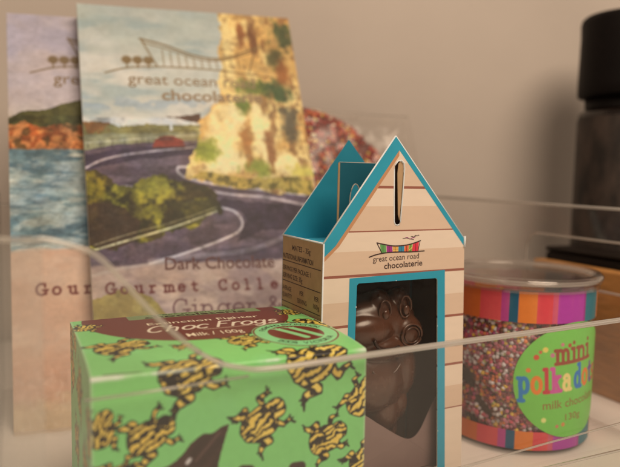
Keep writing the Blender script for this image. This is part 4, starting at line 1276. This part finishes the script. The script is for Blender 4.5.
mb.build('lettering', mat('rust_ink', alb((150, 92, 46)), .5, .05), jar)

# contents: chocolate drops coated with sugar beads
nphi, nz = 160, 70
pp, zz = np.meshgrid(np.linspace(0, 2 * math.pi, nphi + 1), np.linspace(.25, 5.75, nz), indexing='ij')
def lump(p, z): return fbm(np.cos(p) * 2.4 + 5 + z * .15, np.sin(p) * 2.4 + z * 1.05, 420, 2)
rad = 2.70 + .34 * sstep(.22, .5, lump(pp, zz))
V = np.stack([rad * np.sin(pp), -rad * np.cos(pp), zz], 2).reshape(-1, 3)
top_c = len(V)
F = gridmesh(nphi + 1, nz).tolist()
V = np.vstack([V, [[0, 0, 5.8]], [[0, 0, .25]]])
for i in range(nphi):
    F.append([i * nz + nz - 1, (i + 1) * nz + nz - 1, top_c]); F.append([(i + 1) * nz, i * nz, top_c + 1])
core = setp(obj('sprinkle_drops', V, F, M['chocdark'], None, smooth=True, recalc=False), 'chocolate drops coated in many coloured sugar beads filling the clear jar', 'sweets', kind='stuff')
n = 14000
ph = rng.uniform(0, 2 * math.pi, n); z = rng.uniform(.3, 5.7, n)
lv = lump(ph, z)
keep = (lv + rng.uniform(-.05, .05, n) > .335)
ph, z, lv = ph[keep], z[keep], lv[keep]
# thin out overlaps on a coarse hash
order = np.lexsort((z // .13, (ph * 3.1) // .13)); ph, z, lv = ph[order], z[order], lv[order]
key = ((ph * 3.05 / .135).astype(int) * 1000 + (z / .135).astype(int)); _, ui = np.unique(key, return_index=True)
ph, z, lv = ph[ui], z[ui], lv[ui]
rb = 2.70 + .34 * sstep(.22, .5, lv) + .0
P = np.stack([rb * np.sin(ph), -rb * np.cos(ph), z], 1)
Cb = pick([(236, 214, 200), (206, 80, 92), (230, 176, 60), (128, 36, 56), (196, 110, 120), (226, 120, 60), (110, 56, 40), (166, 60, 110), (180, 170, 90)], [4.2, 4.2, 2.6, 3, 3, 2.4, 3, 1.5, .8], len(P))
core.location = Vector(JL) * U; core.scale = (JS, JS, JS)
bd = beads('sugar_beads', P, rng.uniform(.082, .118, len(P)), Cb)
bd.parent = core; bd['kind'] = 'stuff'

# ------------------------------------------------------------------ board, black box standing in for shade, bottle at the right
bd_ = thing('wooden_board', 'brown wooden board standing on edge beside the tub, right of the jar', 'board', wn(31.6, 20.2, FL), YB)
def rbox(mb, x0, x1, y0, y1, z0, z1, b=.12):
    bm = bmesh.new(); r_ = bmesh.ops.create_cube(bm, size=1)
    for q in bm.verts: q.co = Vector((x0 + (q.co.x + .5) * (x1 - x0), y0 + (q.co.y + .5) * (y1 - y0), z0 + (q.co.z + .5) * (z1 - z0)))
    bmesh.ops.bevel(bm, geom=bm.edges[:], offset=b, segments=3, affect='EDGES', profile=.5)
    bm.verts.index_update()
    mb.add([q.co[:] for q in bm.verts], [[q.index for q in p.verts] for p in bm.faces]); bm.free()
mb = MB(); rbox(mb, 0, .9, 0, 11.8, 0, 6.08 - FL); smooth_by_angle(mb.build('panel', M['wood'], bd_))
mb = MB(); rbox(mb, .91, 1.5, .6, 1.6, .0, 6.8, .05); smooth_by_angle(mb.build('batten', M['wood'], bd_))
mb = MB(); rbox(mb, .91, 1.5, 10.0, 11.0, .0, 6.8, .05); smooth_by_angle(mb.build('batten', M['wood'], bd_))
db = thing('shade_box', 'added black box filling in the shade behind the brown wooden board', 'box', wn(33.3, 21.5, FL), YB)  # black box added to fill the dark shaded gap behind the board
mb = MB(); rbox(mb, 0, 3.0, 0, 11.2, 0, 8.0, .3); smooth_by_angle(mb.build('body', M['blackbox'], db))
mb = MB(); rbox(mb, .0, 3.0, 0, 11.2, 8.01, 8.3, .14); smooth_by_angle(mb.build('lid', M['blackbox'], db))
BX, BY, BR = 22.35, 46.0, 3.15
bot = thing('spice_grinder', 'dark spice grinder bottle with a tall black cap against the wall', 'bottle', (BX, BY, FL), 0)
v, f = lathe([(r0, z0 - FL) for r0, z0 in [(0, 17.32), (BR - .25, 17.32), (BR - .08, 17.35), (BR, 17.45), (BR + .02, 18.2), (BR - .02, 21.6), (BR + .02, 22.5), (BR - .05, 22.8), (BR - .25, 22.98), (BR - .7, 23.05), (0, 23.08)]], 96)
smooth_by_angle(obj('cap', v, f, M['black'], bot), 45)
v, f = lathe([(r0, z0 - FL) for r0, z0 in [(BR - .55, 16.5), (BR - .5, 17.3), (0, 17.3), (0, 16.5)]], 96)
obj('neck', v, f, M['black'], bot, smooth=True)
v, f = lathe([(r0, z0 - FL if z0 > 1 else z0) for r0, z0 in [(0, 0), (BR - .4, 0), (BR - .15, .2), (BR - .08, .6), (BR - .08, 15.6), (BR - .2, 16.2), (BR - .6, 16.48), (0, 16.5)]], 96)
smooth_by_angle(obj('glass', v, f, M['smoky'], bot), 45)
a0, a1 = -95, 12
v = [(( BR - .07) * math.sin(R(a)), -(BR - .07) * math.cos(R(a)), zz_) for a in range(a0, a1 + 1, 3) for zz_ in (6.5, 17.4)]
f = [(2 * i, 2 * i + 2, 2 * i + 3, 2 * i + 1) for i in range(len(v) // 2 - 1)]
lb = obj('label', v, f, M['greylabel'], bot, smooth=True, recalc=False)
